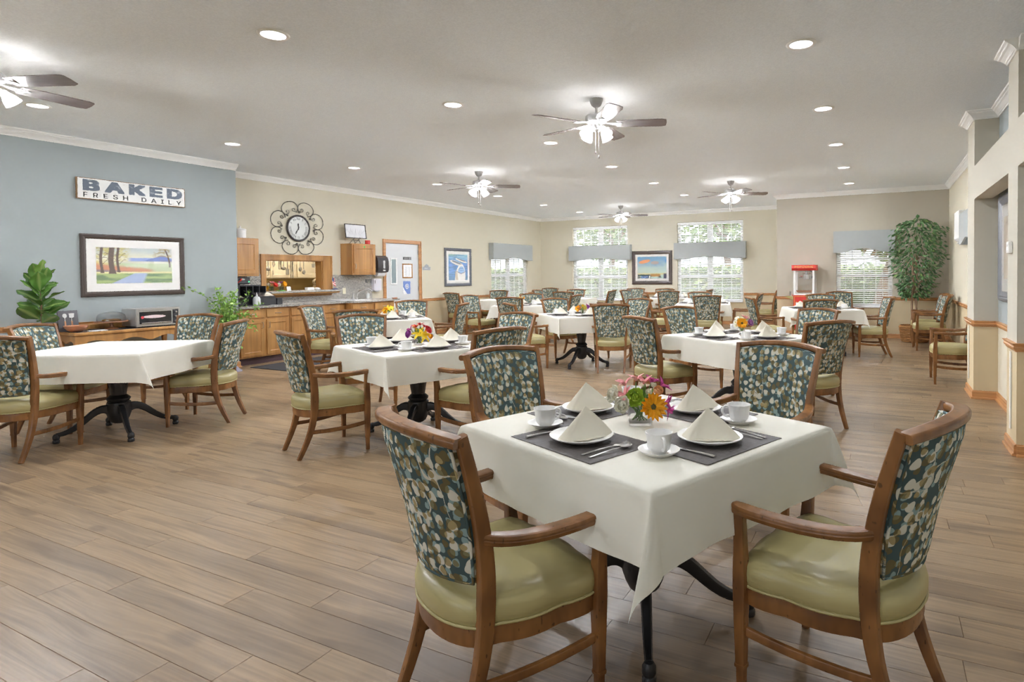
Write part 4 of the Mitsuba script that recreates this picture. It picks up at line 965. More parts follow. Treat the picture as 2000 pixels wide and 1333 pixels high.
def art_autumn(u, v):
    n1, nb = n2(u*7, v*9, 4), n2(u*16, v*16, 5)
    c = mixn(lin((228, 224, 200)), lin((188, 194, 192)), ss(.62, 1, v+.15*(n1-.5)))*np.ones((len(u), 3))
    c = mixn(c, lin((150, 165, 205)), ss(.0, .02, .735+.03*(n1-.5)-v)*ss(.36, .46, u))
    c = mixn(c, lin((118, 134, 185)), ss(.0, .02, .80+.06*(n1-.5)-.55*np.abs(u-.86)-v)*ss(.60, .66, u))
    c = mixn(c, lin((205, 205, 185)), ss(0, .02, .635-v)); c = mixn(c, lin((185, 195, 160)), ss(0, .03, .58-v))
    c = mixn(c, lin((196, 188, 128)), ss(.40, .62, nb)*ss(.46, .34, u)*ss(.58, .7, v)); c = mixn(c, lin((170, 160, 105)), ss(.50, .62, n2(u*22, v*22, 9))*ss(.44, .30, u)*ss(.6, .8, v)*.7)
    c = mixn(c, lin((212, 192, 125)), ss(.0, .12, .70-.42*u+.10*(nb-.5)-v)*ss(.66, .5, u)*ss(.48, .56, v)*.9)
    c = mixn(c, lin((196, 138, 108)), ss(.0, .10, .60-.22*u+.08*(nb-.5)-v)*ss(.80, .62, u))
    c = mixn(c, lin((135, 122, 132)), ss(0, .07, .42+.05*(nb-.5)-.12*u-v)*ss(.55, .3, u))
    c = mixn(c, lin((222, 214, 165)), ss(0, .02, .335-v+.02*(nb-.5)))
    c = mixn(c, lin((160, 176, 120)), ss(0, .04, .30-v+.03*(nb-.5))); c = mixn(c, lin((112, 135, 100)), ss(.42, .62, n2(u*4, v*20, 6))*ss(.29, .24, v))
    c = mixn(c, lin((168, 180, 205)), ss(0, .03, u-.17-1.05*v)*ss(0, .03, .30-v)*ss(0, .05, .62-u+1.2*v*0+.2*v))
    for x, w, base in ((.065, .018, .30), (.19, .034, .28), (.27, .016, .32)):
        t = ss(w*1.15, w*.85, np.abs(u-x-.01*np.sin(v*7))*(1/(1+.5*ss(.4, .25, v))))*ss(base-.02, base, v)
        c = mixn(c, lin((95, 80, 75)), t)
        for s, y0 in ((-1, .62), (1, .55), (1, .72), (-1, .74)):
            br = ss(.012, .006, np.abs((v-y0)-1.2*np.abs(u-x)-.02*np.sin(u*60)))*(np.sign(u-x) == s)*(np.abs(u-x) < .10)
            c = mixn(c, lin((110, 90, 75)), br*.8)
    x = .97-.12*(v-.45)**2*2; t = ss(.016, .008, np.abs(u-x))*ss(.44, .47, v)
    c = mixn(c, lin((95, 80, 75)), t)
    c = mixn(c, lin((160, 140, 90)), ss(.50, .62, n2(u*14, v*14, 8))*ss(.55, .85, v)*ss(.66, .85, u)*.8)
    return c
picture('framed_landscape', 'large dark-framed autumn landscape print on the grey-blue wall', MB_, 3.712, 1.128, 4.898, 1.898, .062, 'mat_frame_dark', .098, art_autumn, (170, 100))
# painted plank sign
k = thing('bakery_sign', 'distressed white plank sign reading BAKED FRESH DAILY on the grey-blue wall', 'sign')
sg = sbox(3.686, 2.318, 4.912, 2.572)
part('board', W(extr(sg, .032, .002), MB_), 'mat_sign_edge', k, label='worn brown wooden edge')
rs = np.random.default_rng(4)
edge = []
for (a, b2) in (((3.692, 2.323), (4.906, 2.323)), ((4.906, 2.323), (4.906, 2.567)), ((4.906, 2.567), (3.692, 2.567)), ((3.692, 2.567), (3.692, 2.323))):
    n = 40; t = np.linspace(0, 1, n, endpoint=False); nx, ny = -(b2[1]-a[1]), b2[0]-a[0]; L = math.hypot(nx, ny)
    for q in t: j = abs(rs.normal())*.0022; edge.append((a[0]+(b2[0]-a[0])*q+nx/L*j, a[1]+(b2[1]-a[1])*q+ny/L*j))
part('face', W(extr(Polygon(edge).buffer(0), .0025, .0335), MB_), 'mat_sign_face', k, label='chalky white face')
mat('mat_sign_edge', (.20, .12, .06), .8); mat('mat_sign_face', proc(lambda p, n, uv: mix((.74, .73, .70), (.52, .48, .42), smoothstep(.74, .88, fbm(p.y*25, p.z*60, 1.0)))), .8, .2)
mat('mat_sign_blue', proc(lambda p, n, uv: mix((.125, .145, .175), (.30, .32, .34), smoothstep(.60, .85, fbm(p.y*30, p.z*45, 2.0)))), .85, .2); mat('mat_sign_black', (.03, .028, .027), .8, .2)
def text_fit(txt, u0, u1, v0, h, w, bold, M, track=0.0, grow=0.0):
    """Lettering from u0 to u1 with capital height h, glyph by glyph, so that the spacing can be opened."""
    gl, x = [], 0.0
    for ch in txt:
        if ch == ' ': x += .55*h+track; continue
        m = meshkit.text_mesh(ch, h, .002, bold); b = m.bounds
        m.apply_translation([x-b[0][0], 0, 0]); gl.append(m); x += b[1][0]-b[0][0]+track
    m = cat(*gl); s = (u1-u0)/(x-track); m.apply_scale([s, 1, 1]) if s > 0 else None
    m.apply_translation([u0, v0, w])
    return W(m, M)
def fatten(m): return m
b_ = text_fit('BAKED', 3.757, 4.860, 2.428, .116, .036, True, np.eye(4), .046)
part('lettering', W(cat(*[moved(b_, xf(dx, dz, .0001*i)) for i, (dx, dz) in enumerate(((0, 0), (.013, 0), (-.013, 0), (0, .006), (0, -.006), (.013, .006), (-.013, .006), (.013, -.006), (-.013, -.006)))]), MB_), 'mat_sign_blue', k, label='big slate-blue letters BAKED')
f_ = text_fit('FRESH DAILY', 3.748, 4.858, 2.342, .054, .036, False, np.eye(4), .046)
part('lettering', W(cat(f_, moved(f_, xf(.002, 0, .0001)), moved(f_, xf(0, .0015, .0002))), MB_), 'mat_sign_black', k, label='small black letters FRESH DAILY')
# console sideboard with a scalloped apron
CX0, CX1, CY0, CY1 = XB+.03, XB+.47, 3.45, 4.62
k = thing('console_table', 'honey oak console table with scalloped apron along the grey-blue wall', 'table')
part('top', cbox(CX0, CX1+.02, CY0-.02, CY1+.02, .70, .735, .008), 'mat_oak', k)
part('top_inlay', box(CX0+.05, CX1-.02, CY0+.03, CY1-.03, .7352, .7368), 'mat_slate', k, label='dark inlaid top')
mat('mat_slate', (.045, .042, .04), .4)
uu = np.linspace(CY0, CY1, 60); tt = (uu-CY0)/(CY1-CY0)
lowv = .585+.05*np.abs(np.sin(tt*PI*3))**1.4*np.where((tt > .1) & (tt < .9), 1, 0)
part('apron', W(extr(Polygon(list(zip(uu, lowv))+[(CY1, .70), (CY0, .70)]), .022), on_x(CX1-.03, 1)), 'mat_oak', k)
for yy in (CY0, CY1-.022):
    vv = np.linspace(CX0+.02, CX1-.02, 20); s = np.linspace(0, 1, 20)
    part('side_apron', W(extr(Polygon(list(zip(vv, .60+.035*np.abs(np.sin(s*PI*2))))+[(CX1-.02, .70), (CX0+.02, .70)]), .022), on_y(yy+.022, -1)), 'mat_oak', k)
for yy in (CY0+.03, CY1-.03):
    for xx in (CX0+.04, CX1-.04):
        S = spline([(xx, yy, .70, .06), (xx, yy, .60, .055), (xx, yy, .40, .035), (xx, yy, .06, .028), (xx, yy, 0, .034)], 14)
        part('leg', sweep(S[:, :3], rrect(1, 1, .2, 2), up=(0, 1, 0), scale=np.stack([S[:, 3]]*2, 1)), 'mat_oak', k, smooth=35)
part('gallery_rail', cbox(CX0, CX0+.022, CY0, CY1, .735, .80, .005), 'mat_oak', k)
part('lower_shelf', cbox(CX0+.02, CX1-.03, CY0+.02, CY1-.02, .16, .18, .004), 'mat_oak', k)
TZ = .7372
# toaster oven
k = thing('toaster_oven', 'stainless toaster oven on the right end of the console table', 'toaster oven')
tx0, tx1, ty0, ty1 = XB+.10, XB+.43, 4.085, 4.595
part('body', cbox(tx0, tx1-.012, ty0, ty1, TZ+.012, TZ+.235, .008), 'mat_ovenbody', k)
mat('mat_ovenbody', (.50, .49, .47), .35, .5, .7); mat('mat_ovenface', (.62, .62, .62), .22, .5, .9); mat('mat_ovenglass', (.012, .013, .015), .06, .6)
part('front_frame', W(frame_ring(ty0, TZ+.012, ty1, TZ+.235, .022, 0, .014), on_x(tx1-.014, 1)), 'mat_ovenface', k)
dr_ = part('door', W(frame_ring(ty0+.02, TZ+.03, ty1-.095, TZ+.205, .012, 0, .016), on_x(tx1-.012, 1)), 'mat_ovenface', k)
part('glass', box(tx1-.010, tx1-.004, ty0+.028, ty1-.10, TZ+.04, TZ+.196), 'mat_ovenglass', dr_)
part('handle', tube([(tx1+.02, ty0+.05, TZ+.055), (tx1+.02, ty1-.125, TZ+.055)], .007, 10), 'mat_steel', dr_, smooth=True)
part('sticker', W(extr(shapely.affinity.scale(Point(0, 0).buffer(1, 24), .13, .020), .001), on_x(tx1-.003, 1) @ xf(4.29, TZ+.13, 0)), 'mat_sticker', dr_, label='pale oval sticker')
part('sticker', W(extr(Point(4.155, TZ+.125).buffer(.018), .0012), on_x(tx1-.003, 1)), 'mat_stickerred', dr_, label='small red sticker')
mat('mat_sticker', (.70, .55, .55), .5); mat('mat_stickerred', (.55, .04, .05), .5)
part('control_panel', cbox(tx1-.010, tx1+.002, ty1-.092, ty1-.022, TZ+.03, TZ+.205, .002), 'mat_blackplastic', k)
for q in range(3): part('knob', moved(lathe([(.001, .022), (.012, .021), (.014, .016), (.015, 0)], 16), W(TM([[0, 0, 0]], []), np.eye(4)) and (np.array([[0, 0, 1, tx1], [1, 0, 0, ty1-.057], [0, 1, 0, TZ+.06+.058*q], [0, 0, 0, 1.0]]))), 'mat_steel', k, smooth=40)
for a in (tx0+.03, tx1-.05):
    for b2 in (ty0+.04, ty1-.04): part('foot', moved(lathe([(.001, 0), (.012, 0), (.012, .013), (.001, .013)], 12), xf(a, b2, TZ)), 'mat_blackplastic', k)
# cake stand under a glass dome, with a cake
cx, cy = XB+.25, 3.905
k = thing('cake_stand', 'wooden cake stand under a clear glass dome on the console table', 'cake stand')
part('stand', moved(lathe([(.001, 0), (.07, 0), (.072, .006), (.045, .016), (.022, .03), (.018, .05), (.022, .072), (.05, .08), (.165, .085), (.17, .09), (.168, .098), (.001, .098)], 40), xf(cx, cy, TZ)), 'mat_walnut', k, smooth=35)
mat('mat_walnut', (.24, .10, .045), .4)
part('dome', moved(lathe([(.142, 0), (.140, .05), (.128, .080), (.10, .098), (.05, .108), (.001, .110), (.001, .107), (.05, .105), (.099, .095), (.125, .078), (.137, .05), (.139, 0)], 40), xf(cx, cy, TZ+.099)), 'mat_glass', k, smooth=50, label='clear glass dome')
part('dome_knob', moved(lathe([(.001, 0), (.008, 0), (.007, .008), (.014, .018), (.014, .026), (.008, .032), (.001, .033)], 20), xf(cx, cy, TZ+.2085)), 'mat_glass', k, smooth=50)
one('pastry', moved(lathe([(.001, 0), (.085, 0), (.09, .006), (.088, .016), (.07, .021), (.001, .018)], 30), xf(cx, cy, TZ+.0985)), 'mat_crust', 'flat golden pastry under the glass dome of the cake stand', 'pastry', 40)
mat('mat_crust', (.45, .22, .07), .7)
# bowl, serving tray stand with printed utensils, tablet and card
one('serving_bowl', moved(lathe([(.001, .004), (.05, .004), (.08, .02), (.105, .05), (.115, .072), (.112, .074), (.10, .052), (.076, .024), (.045, .010), (.001, .010)], 36), xf(XB+.30, 3.53, TZ)), 'mat_copper', 'copper-coloured bowl at the left end of the console table', 'bowl', 40)
mat('mat_copper', (.60, .27, .15), .3, .5, .55)
k = thing('cutting_board', 'dark board printed with a white spoon and spatula, leaning on the wall over the console', 'board')
A = np.array([[0, -math.sin(.16), math.cos(.16), XB+.135], [1, 0, 0, 0], [0, math.cos(.16), math.sin(.16), TZ], [0, 0, 0, 1.0]])
part('panel', W(extr(sbox(3.44, 0, 3.632, .245).buffer(-.006).buffer(.006), .014, -.014), A), 'mat_board', k)
mat('mat_board', (.075, .07, .075), .5); mat('mat_boardprint', (.66, .65, .64), .7); mat('mat_boardwood', (.50, .24, .12), .7)
part('printed_spoon', W(extr(shapely.affinity.scale(Point(3.505, .185).buffer(.021), 1, 1.25).union(sbox(3.502, .12, 3.508, .175)), .001, .0002), A), 'mat_boardprint', k)
part('printed_spatula', W(extr(Polygon([(3.548, .160), (3.592, .160), (3.598, .212), (3.545, .212)]).union(sbox(3.566, .12, 3.573, .165)), .001, .0002), A), 'mat_boardprint', k)
for u in (3.505, 3.5695): part('printed_handle', W(extr(sbox(u-.006, .03, u+.006, .122).buffer(.002), .001, .0002), A), 'mat_boardwood', k)
one('tablet', cbox(XB+.17, XB+.33, 3.70, 3.80, TZ, TZ+.012, .002), 'mat_blackplastic', 'black tablet lying beside the bowl on the console table', 'tablet')
one('napkin_stack', cbox(XB+.34, XB+.44, 3.62, 3.78, TZ, TZ+.007, .002), 'mat_paper', 'flat white paper lying at the front edge of the console table', 'paper')
k = thing('name_card', 'small white tent card standing right of the toaster oven', 'card')
part('front', W(extr(sbox(4.66, 0, 4.80, .055), .001), np.array([[0, -.35, .94, XB+.06], [1, 0, 0, 0], [0, .94, .35, RAIL+.001], [0, 0, 0, 1.0]])), 'mat_paper', k)
# fiddle-leaf fig in a floor pot
k = thing('fiddle_leaf_fig', 'glossy dark green fiddle-leaf fig at the left end of the grey-blue wall', 'plant')
fx, fy = XB+.36, 3.19
part('pot', moved(lathe([(.001, 0), (.11, 0), (.135, .02), (.165, .30), (.175, .32), (.165, .325), (.15, .30), (.001, .28)], 32), xf(fx, fy, 0)), 'mat_pot', k, smooth=40); mat('mat_pot', (.22, .20, .18), .6)
stem = spline([(fx, fy, .28), (fx+.01, fy+.0, .6), (fx-.01, fy+.01, .9), (fx, fy-.005, 1.38)], 14)
part('stem', tube(stem, np.linspace(.014, .007, 14), 8), 'mat_bark', k, smooth=True)
rf = np.random.default_rng(21)
def fig_leaf(L, Wd, droop):
    n, m = 11, 7; t = np.linspace(0, 1, n); s = np.linspace(-1, 1, m)
    w = Wd*(np.sin(PI*np.clip(t, 0, 1)**.80)**.75*(.55+.55*t)+.02)*.62
    V = np.zeros((n, m, 3)); V[..., 0] = (t*L)[:, None]; V[..., 1] = w[:, None]*s
    V[..., 2] = (-droop*L*t**2)[:, None]+np.abs(s)[None]**1.5*w[:, None]*.30+.010*np.sin(t*14)[:, None]*np.abs(s)[None]
    return TM(V.reshape(-1, 3), grid_faces(n, m)), s, n
for i in range(27):
    q = i/26; zz = .86+.50*q; a = i*2.4+.3; el = .45+.65*q+rf.normal()*.15; L = rf.uniform(.20, .28)*(1.05-.2*q)
    m, s, n = fig_leaf(L, L*.55, rf.uniform(.05, .35)*(1-.5*q))
    m.apply_transform(trimesh.transformations.rotation_matrix(rf.choice([-1, 1])*rf.uniform(.3, 1.0), [1, 0, 0])); m.apply_translation([.015, 0, 0])
    m.apply_transform(trimesh.transformations.rotation_matrix(-el, [0, 1, 0])); m.apply_transform(trimesh.transformations.rotation_matrix(a, [0, 0, 1])); m.apply_translation([fx, fy, zz])
    v = np.asarray(m.vertices); v[:, 0] = np.maximum(v[:, 0], XB+.015+.02*np.abs(v[:, 2]-zz)); m = TM(v, m.faces)
    base = np.array([.055, .125, .022])*rf.uniform(.7, 1.5) if q < .93 else np.array([.13, .24, .04])
    c = np.tile(base, (n*7, 1)); c[3::7] = [.22, .30, .09]
    part('leaf', m, 'mat_leaf', k, smooth=True, color=c)
# airy plant in a black urn at the end of the wall
k = thing('urn_plant', 'airy light green plant in a black urn at the right end of the grey-blue wall', 'plant')
px, py = -8.33, 5.34
part('urn', moved(lathe([(.001, .13), (.05, .13), (.07, .16), (.10, .24), (.125, .36), (.135, .42), (.155, .435), (.16, .45), (.150, .455), (.125, .44), (.001, .40)], 32), xf(px, py, 0)), 'mat_urn', k, smooth=40); mat('mat_urn', (.03, .028, .03), .5)
fl = lathe([(.001, 0), (.135, 0), (.137, .012), (.10, .035), (.065, .08), (.052, .12), (.055, .135), (.001, .135)], 48); v = np.asarray(fl.vertices).copy()
rr_ = np.hypot(v[:, 0], v[:, 1]); an = np.arctan2(v[:, 1], v[:, 0]); v[:, :2] *= (1+.045*np.sin(an*16)*(v[:, 2] > .02))[:, None]
part('urn_foot', moved(TM(v, fl.faces), xf(px, py, 0)), 'mat_urnfoot', k, smooth=40, label='grey fluted foot'); mat('mat_urnfoot', (.21, .20, .24), .6)
lp, st = [], []
rp = np.random.default_rng(8)
def frond(p0, p1, bend, nl, sz):
    mid = (np.array(p0)+p1)/2+bend; S = spline([p0, mid, p1], 14)
    part('stem', tube(S, np.linspace(.006, .002, 14), 5), 'mat_stem', k, smooth=True)
    for q in np.linspace(.35, 1, nl):
        b = np.array([np.interp(q, np.linspace(0, 1, 14), S[:, i]) for i in range(3)])
        for _ in range(5): lp.append(b+rp.normal(size=3)*sz)
base = np.array([px, py, .42])
frond(base, (px-.05, py-.60, 1.22), np.array([0, .10, .16]), 7, .018)
for i in range(17):
    a = rp.uniform(0, 2*PI); r = rp.uniform(.05, .30); hgt = rp.uniform(.75, 1.18)
    frond(base+rp.normal(size=3)*[.03, .03, 0], (max(px+math.cos(a)*r, XB+.05) if py+math.sin(a)*r < YE else px+math.cos(a)*r*.4+.1, py+math.sin(a)*r, hgt), np.array([0, 0, .08]), 13, .032)
frond(base, (px+.10, py+.30, .62), np.array([0, .05, .14]), 10, .03); frond(base, (px+.05, py+.42, .95), np.array([0, .08, .10]), 10, .03); frond(base, (px+.12, py+.05, .38), np.array([.06, .03, .10]), 4, .03)
lp = np.array(lp); ok = ~((lp[:, 0] < XB+.01) & (lp[:, 1] < YE+.01)); lp = lp[ok]
m, c = leafmass(rp, lp, .024, [(.20, .36, .06), (.30, .45, .10), (.14, .27, .05)])
part('leaves', m, 'mat_leaf', k, color=c, kind='stuff')

# ------------------------------------------------------------------ kitchenette
XF = -8.63   # face of the base cabinets
def cab_door(M, u0, v0, u1, v1, parent, name, handle, m='mat_oak', rail=.055, hm='mat_steel'):
    d = part(name, W(cat(frame_ring(u0, v0, u1, v1, rail, .0, .020), extr(sbox(u0+rail-.004, v0+rail-.004, u1-rail+.004, v1-rail+.004), .010, .002)), M), m, parent)
    part('bevel', W(frame_mesh(u0+rail-.012, v0+rail-.012, u1-rail+.012, v1-rail+.012, .02, [(0, .020), (.4, .0205), (1, .012)]), M), m, d)
    if handle:
        x, z, vert = handle
        P = [(x, z-.045, .02), (x, z-.042, .042), (x, z+.042, .042), (x, z+.045, .02)] if vert else [(x-.05, z, .02), (x-.046, z, .042), (x+.046, z, .042), (x+.05, z, .02)]
        part('handle', W(tube(P, .005, 8), M), hm, d, smooth=40)
    return d
def drawer(M, u0, v0, u1, v1, parent, handle=True):
    d = part('drawer', W(cbox(u0, u1, v0, v1, 0, .02, .006), M), 'mat_oak', parent)
    if handle:
        x, z = (u0+u1)/2, (v0+v1)/2
        part('handle', W(tube([(x-.05, z, .018), (x-.045, z, .040), (x+.045, z, .040), (x+.05, z, .018)], .005, 8), M), 'mat_steel', d, smooth=40)
MF = on_x(XF, 1)
def base_cabinet(label, u0, u1, cols, x_face=XF, dh=True):
    k = thing('base_cabinet', label, 'cabinet', 'honey oak base cabinets'); M = on_x(x_face-.022, 1)
    part('carcass', box(XL+.005, x_face-.022, u0, u1, .11, .868), 'mat_oak', k)
    part('toe_kick', box(XL+.02, x_face-.085, u0, u1, 0, .11), 'mat_toekick', k)
    n = cols; w = (u1-u0)/n
    for i in range(n):
        a, b2 = u0+i*w+.022, u0+(i+1)*w-.022
        drawer(M, a, .715, b2, .845, k, dh)
        hx = b2-.035 if i % 2 == 0 else a+.035
        cab_door(M, a, .135, b2, .685, k, 'door', (hx, .60, True))
mat('mat_toekick', (.05, .02, .022), .6)
base_cabinet('first honey oak base cabinet unit from the grey-blue wall, two doors under two drawers', 5.665, 6.525, 2)
base_cabinet('middle honey oak base cabinet unit under the pass-through, two doors under two drawers', 6.53, 7.64, 2)
base_cabinet('honey oak sink base cabinet at the door end, standing slightly proud', 7.65, 8.70, 2, XF+.15)
k = thing('worktop', 'speckled grey granite worktop over the kitchenette cabinets', 'worktop')
part('slab', extr(Polygon([(XL+.004, 5.665), (XF+.03, 5.665), (XF+.03, 7.60), (XF+.18, 7.68), (XF+.18, 8.80), (XL+.004, 8.80)]), .034, .869), 'mat_granite', k)
part('backsplash', box(XL+.003, XL+.022, 5.665, 8.83, .904, 1.06), 'mat_granite', k)
part('backsplash_panel', W(extr(wall_poly([(5.665, 1.06), (6.44, 1.06), (6.44, 1.40), (5.665, 1.40)]), .018, .003), ML), 'mat_granite', k)
part('backsplash_panel', W(extr(wall_poly([(7.86, 1.06), (8.83, 1.06), (8.83, 1.375), (7.86, 1.375)]), .018, .003), ML), 'mat_granite', k)
# pass-through: oak casing and raised granite ledge
k = struct('trim_pass', W(extr(sbox(6.445, 1.09, 7.85, 1.722).difference(sbox(6.53, 1.08, 7.66, 1.64)), .024, .0), ML), 'mat_oak')
part('jamb', box(XL-WT, XL, 7.645, 7.66, 1.09, 1.64), 'mat_oak', k); part('jamb', box(XL-WT, XL, 6.53, 6.545, 1.09, 1.64), 'mat_oak', k); part('head', box(XL-WT, XL, 6.53, 7.66, 1.625, 1.64), 'mat_oak', k)
part('outer_bead', W(extr(sbox(6.435, 1.09, 7.86, 1.732).difference(sbox(6.462, 1.08, 7.833, 1.705)), .034, .0), ML), 'mat_oak', k)
k = thing('pass_ledge', 'raised granite ledge on oak moulding in the pass-through opening', 'ledge')
part('slab', cbox(XL-WT-.02, XL+.26, 6.44, 7.87, 1.075, 1.108, .004), 'mat_granite', k)
part('moulding', W(extr(Polygon([(0, 1.0), (.02, 1.0), (.03, 1.02), (.06, 1.035), (.23, 1.05), (.24, 1.074), (0, 1.074)]), 7.84-6.47, 0), np.array([[1, 0, 0, XL+.003], [0, 0, 1, 6.47], [0, 1, 0, 0], [0, 0, 0, 1.0]])), 'mat_oak', k)
# wall cabinets
def wall_cabinet(label, u0, u1, z0, z1, hx, depth=.33):
    k = thing('wall_cabinet', label, 'cabinet', 'honey oak wall cabinets'); M = on_x(XL+depth-.02, 1)
    part('carcass', cbox(XL+.003, XL+depth-.02, u0, u1, z0, z1, .003), 'mat_oak', k)
    cab_door(M, u0+.028, z0+.035, u1-.022, z1-.03, k, 'door', (hx, z0+.16, True), rail=.065)
    return k
wall_cabinet('honey oak wall cabinet left of the pass-through, cut by the grey-blue wall', 5.665, 6.205, 1.365, 1.965, 5.74)
k2 = wall_cabinet('honey oak wall cabinet right of the pass-through with a green sticker', 8.075, 8.655, 1.375, 1.97, 8.13)
part('sticker', W(extr(Point(8.355, 1.91).buffer(.018), .001, .001), on_x(XL+.331, 1)), 'mat_green', k2, label='small green sticker'); mat('mat_green', (.10, .50, .08), .5)
k = thing('canister', 'white embossed lidded canister on the left wall cabinet', 'canister')
part('body', moved(lathe([(.001, 0), (.075, 0), (.08, .006), (.082, .12), (.08, .125), (.001, .125)], 32), xf(XL+.19, 5.985, 1.966)), 'mat_china', k, smooth=40)
part('lid', moved(lathe([(.084, 0), (.085, .008), (.075, .022), (.03, .03), (.012, .034), (.008, .045), (.014, .056), (.008, .064), (.001, .065)], 32), xf(XL+.19, 5.985, 2.092)), 'mat_china', k, smooth=40)
# botanical print on a wire easel, red candle
k = thing('botanical_print', 'small black-framed botanical drawing on a wire easel over the right wall cabinet', 'picture')
A = np.array([[0, -.13, .99, XL+.19], [1, 0, 0, 0], [0, .99, .13, 2.075], [0, 0, 0, 1.0]])
part('frame', W(frame_mesh(8.035, 0, 8.54, .275, .012, [(0, 0), (0, .014), (1, .014), (1, .004)]), A), 'mat_wire', k)
def art_bot(u, v):
    c = np.tile(lin((218, 218, 222)), (len(u), 1))
    for i in range(9):
        x0 = .28+.05*i; lean = (i-4)*.09
        t = (v-.18)/.6; x = x0+lean*t+.02*np.sin(t*5+i)
        c = mixn(c, lin((120, 120, 122)), ss(.007, .003, np.abs(u-x))*((t > 0) & (t < .75+.15*math.sin(i*3.1)))*.6)
        for q in np.linspace(.3, .8, 4):
            c = mixn(c, lin((110, 110, 112)), ss(1, .6, np.hypot((u-x0-lean*q-.02)/.022, (v-.18-.6*q)/.035))*.55*(i % 2 == 0))
    return c
m, cc = canvas(8.047, .012, 8.528, .263, .006, art_bot, 110, 70); part('print', W(m, A), 'mat_art', k, color=cc)
k = thing('display_easel', 'small black wire easel holding the botanical drawing', 'easel')
for u in (8.20, 8.33):
    part('leg', tube(spline([(XL+.24, u, 1.973), (XL+.235, u, 2.02), (XL+.215, u, 2.06), (XL+.235, u, 2.068), (XL+.238, u, 2.10)], 10), .004, 6), 'mat_wire', k, smooth=True)
    part('strut', tube([(XL+.215, u, 2.06), (XL+.10, u+.0, 1.973)], .0035, 6), 'mat_wire', k)
part('crossbar', tube([(XL+.222, 8.20, 2.03), (XL+.222, 8.33, 2.03)], .0035, 6), 'mat_wire', k)
one('candle', moved(lathe([(.001, 0), (.045, 0), (.048, .006), (.048, .075), (.044, .076), (.043, .062), (.001, .06)], 28), xf(XL+.25, 8.515, 1.9705)), 'mat_red', 'red jar candle beside the wire easel', 'candle', 40)
# scrolled wall clock
k = thing('wall_clock', 'round roman-numeral clock ringed by eight black wire scrolls', 'clock')
CM = ML @ xf(7.158, 2.205, 0); A_ = lambda m: W(m, CM)
sx = 1.17   # the scroll ring is slightly wider than tall
part('case', A_(lathe([(.20, .012), (.232, .012), (.236, .03), (.226, .042), (.208, .038), (.203, .028)], 48)), 'mat_wire', k, smooth=40, label='black rim')
fc = part('face', A_(lathe([(.001, .026), (.206, .026)], 48) if lathe([(.001, .026), (.206, .026)], 48).face_normals[:, 2].mean() > 0 else (lambda q: (q.invert(), q)[1])(lathe([(.001, .026), (.206, .026)], 48))), 'mat_clockface', k)
mat('mat_clockface', (.62, .63, .60), .5)
num = []
for i, tx in enumerate(['XII', 'I', 'II', 'III', 'IIII', 'V', 'VI', 'VII', 'VIII', 'IX', 'X', 'XI']):
    m = meshkit.text_mesh(tx, .036, .0015, False); c = m.bounds.mean(0); m.apply_translation([-c[0], -c[1], 0]); a = -2*PI*i/12
    m.apply_translation([0, .165, .0265]); m.apply_transform(trimesh.transformations.rotation_matrix(a, [0, 0, 1])); num.append(m)
part('numerals', A_(cat(*num)), 'mat_wire', k)
for nm, L, w, a in (('minute_hand', .13, .008, -math.radians(212)), ('hour_hand', .09, .011, -math.radians(354))):
    h = extr(Polygon([(-w*.5, -.03), (w*.5, -.03), (w, L*.55), (w*1.6, L*.68), (0, L), (-w*1.6, L*.68), (-w, L*.55)]), .0012, .029 if nm[0] == 'h' else .031)
    part(nm, A_(moved(h, trimesh.transformations.rotation_matrix(a, [0, 0, 1]))), 'mat_wire', k)
part('hub', A_(lathe([(.001, .036), (.010, .034), (.012, .028)], 14)), 'mat_wire', k)
def spiral(c, r0, r1, a0, a1, n=22):
    a = np.linspace(a0, a1, n); r = np.linspace(r0, r1, n); return np.stack([c[0]+r*np.cos(a), c[1]+r*np.sin(a)], 1)
for i in range(8):
    a = PI/8+PI/4*i; ca, sa_ = math.cos(a), math.sin(a)
    # a C of wire whose two ends curl inwards
    th = np.linspace(math.radians(-150), math.radians(150), 40); big = np.stack([.365+.118*np.cos(th), .142*np.sin(th)], 1)
    e1 = spiral((.288, .058), .030, .010, -math.radians(260)+PI*.55, math.radians(200)); e2 = e1*[1, -1]
    P = np.vstack([e2[::-1], big[:0:-1][::-1][:0], big, e1[:0]]) if False else big
    for nm, Q in (('scroll', big), ('curl', spiral((.325, .062), .038, .008, math.radians(150), math.radians(560))), ('curl', spiral((.325, -.062), .038, .008, -math.radians(150), -math.radians(560))), ('curl', spiral((.268, .080), .026, .006, math.radians(-60), math.radians(330)))):
        R_ = np.stack([Q[:, 0]*ca-Q[:, 1]*sa_, Q[:, 0]*sa_+Q[:, 1]*ca, np.full(len(Q), .016)], 1); R_[:, 0] *= sx**.85
        part(nm, A_(tube(R_, .0052 if nm == 'scroll' else .0042, 6, up=(0, 0, 1))), 'mat_wire', k, smooth=True)
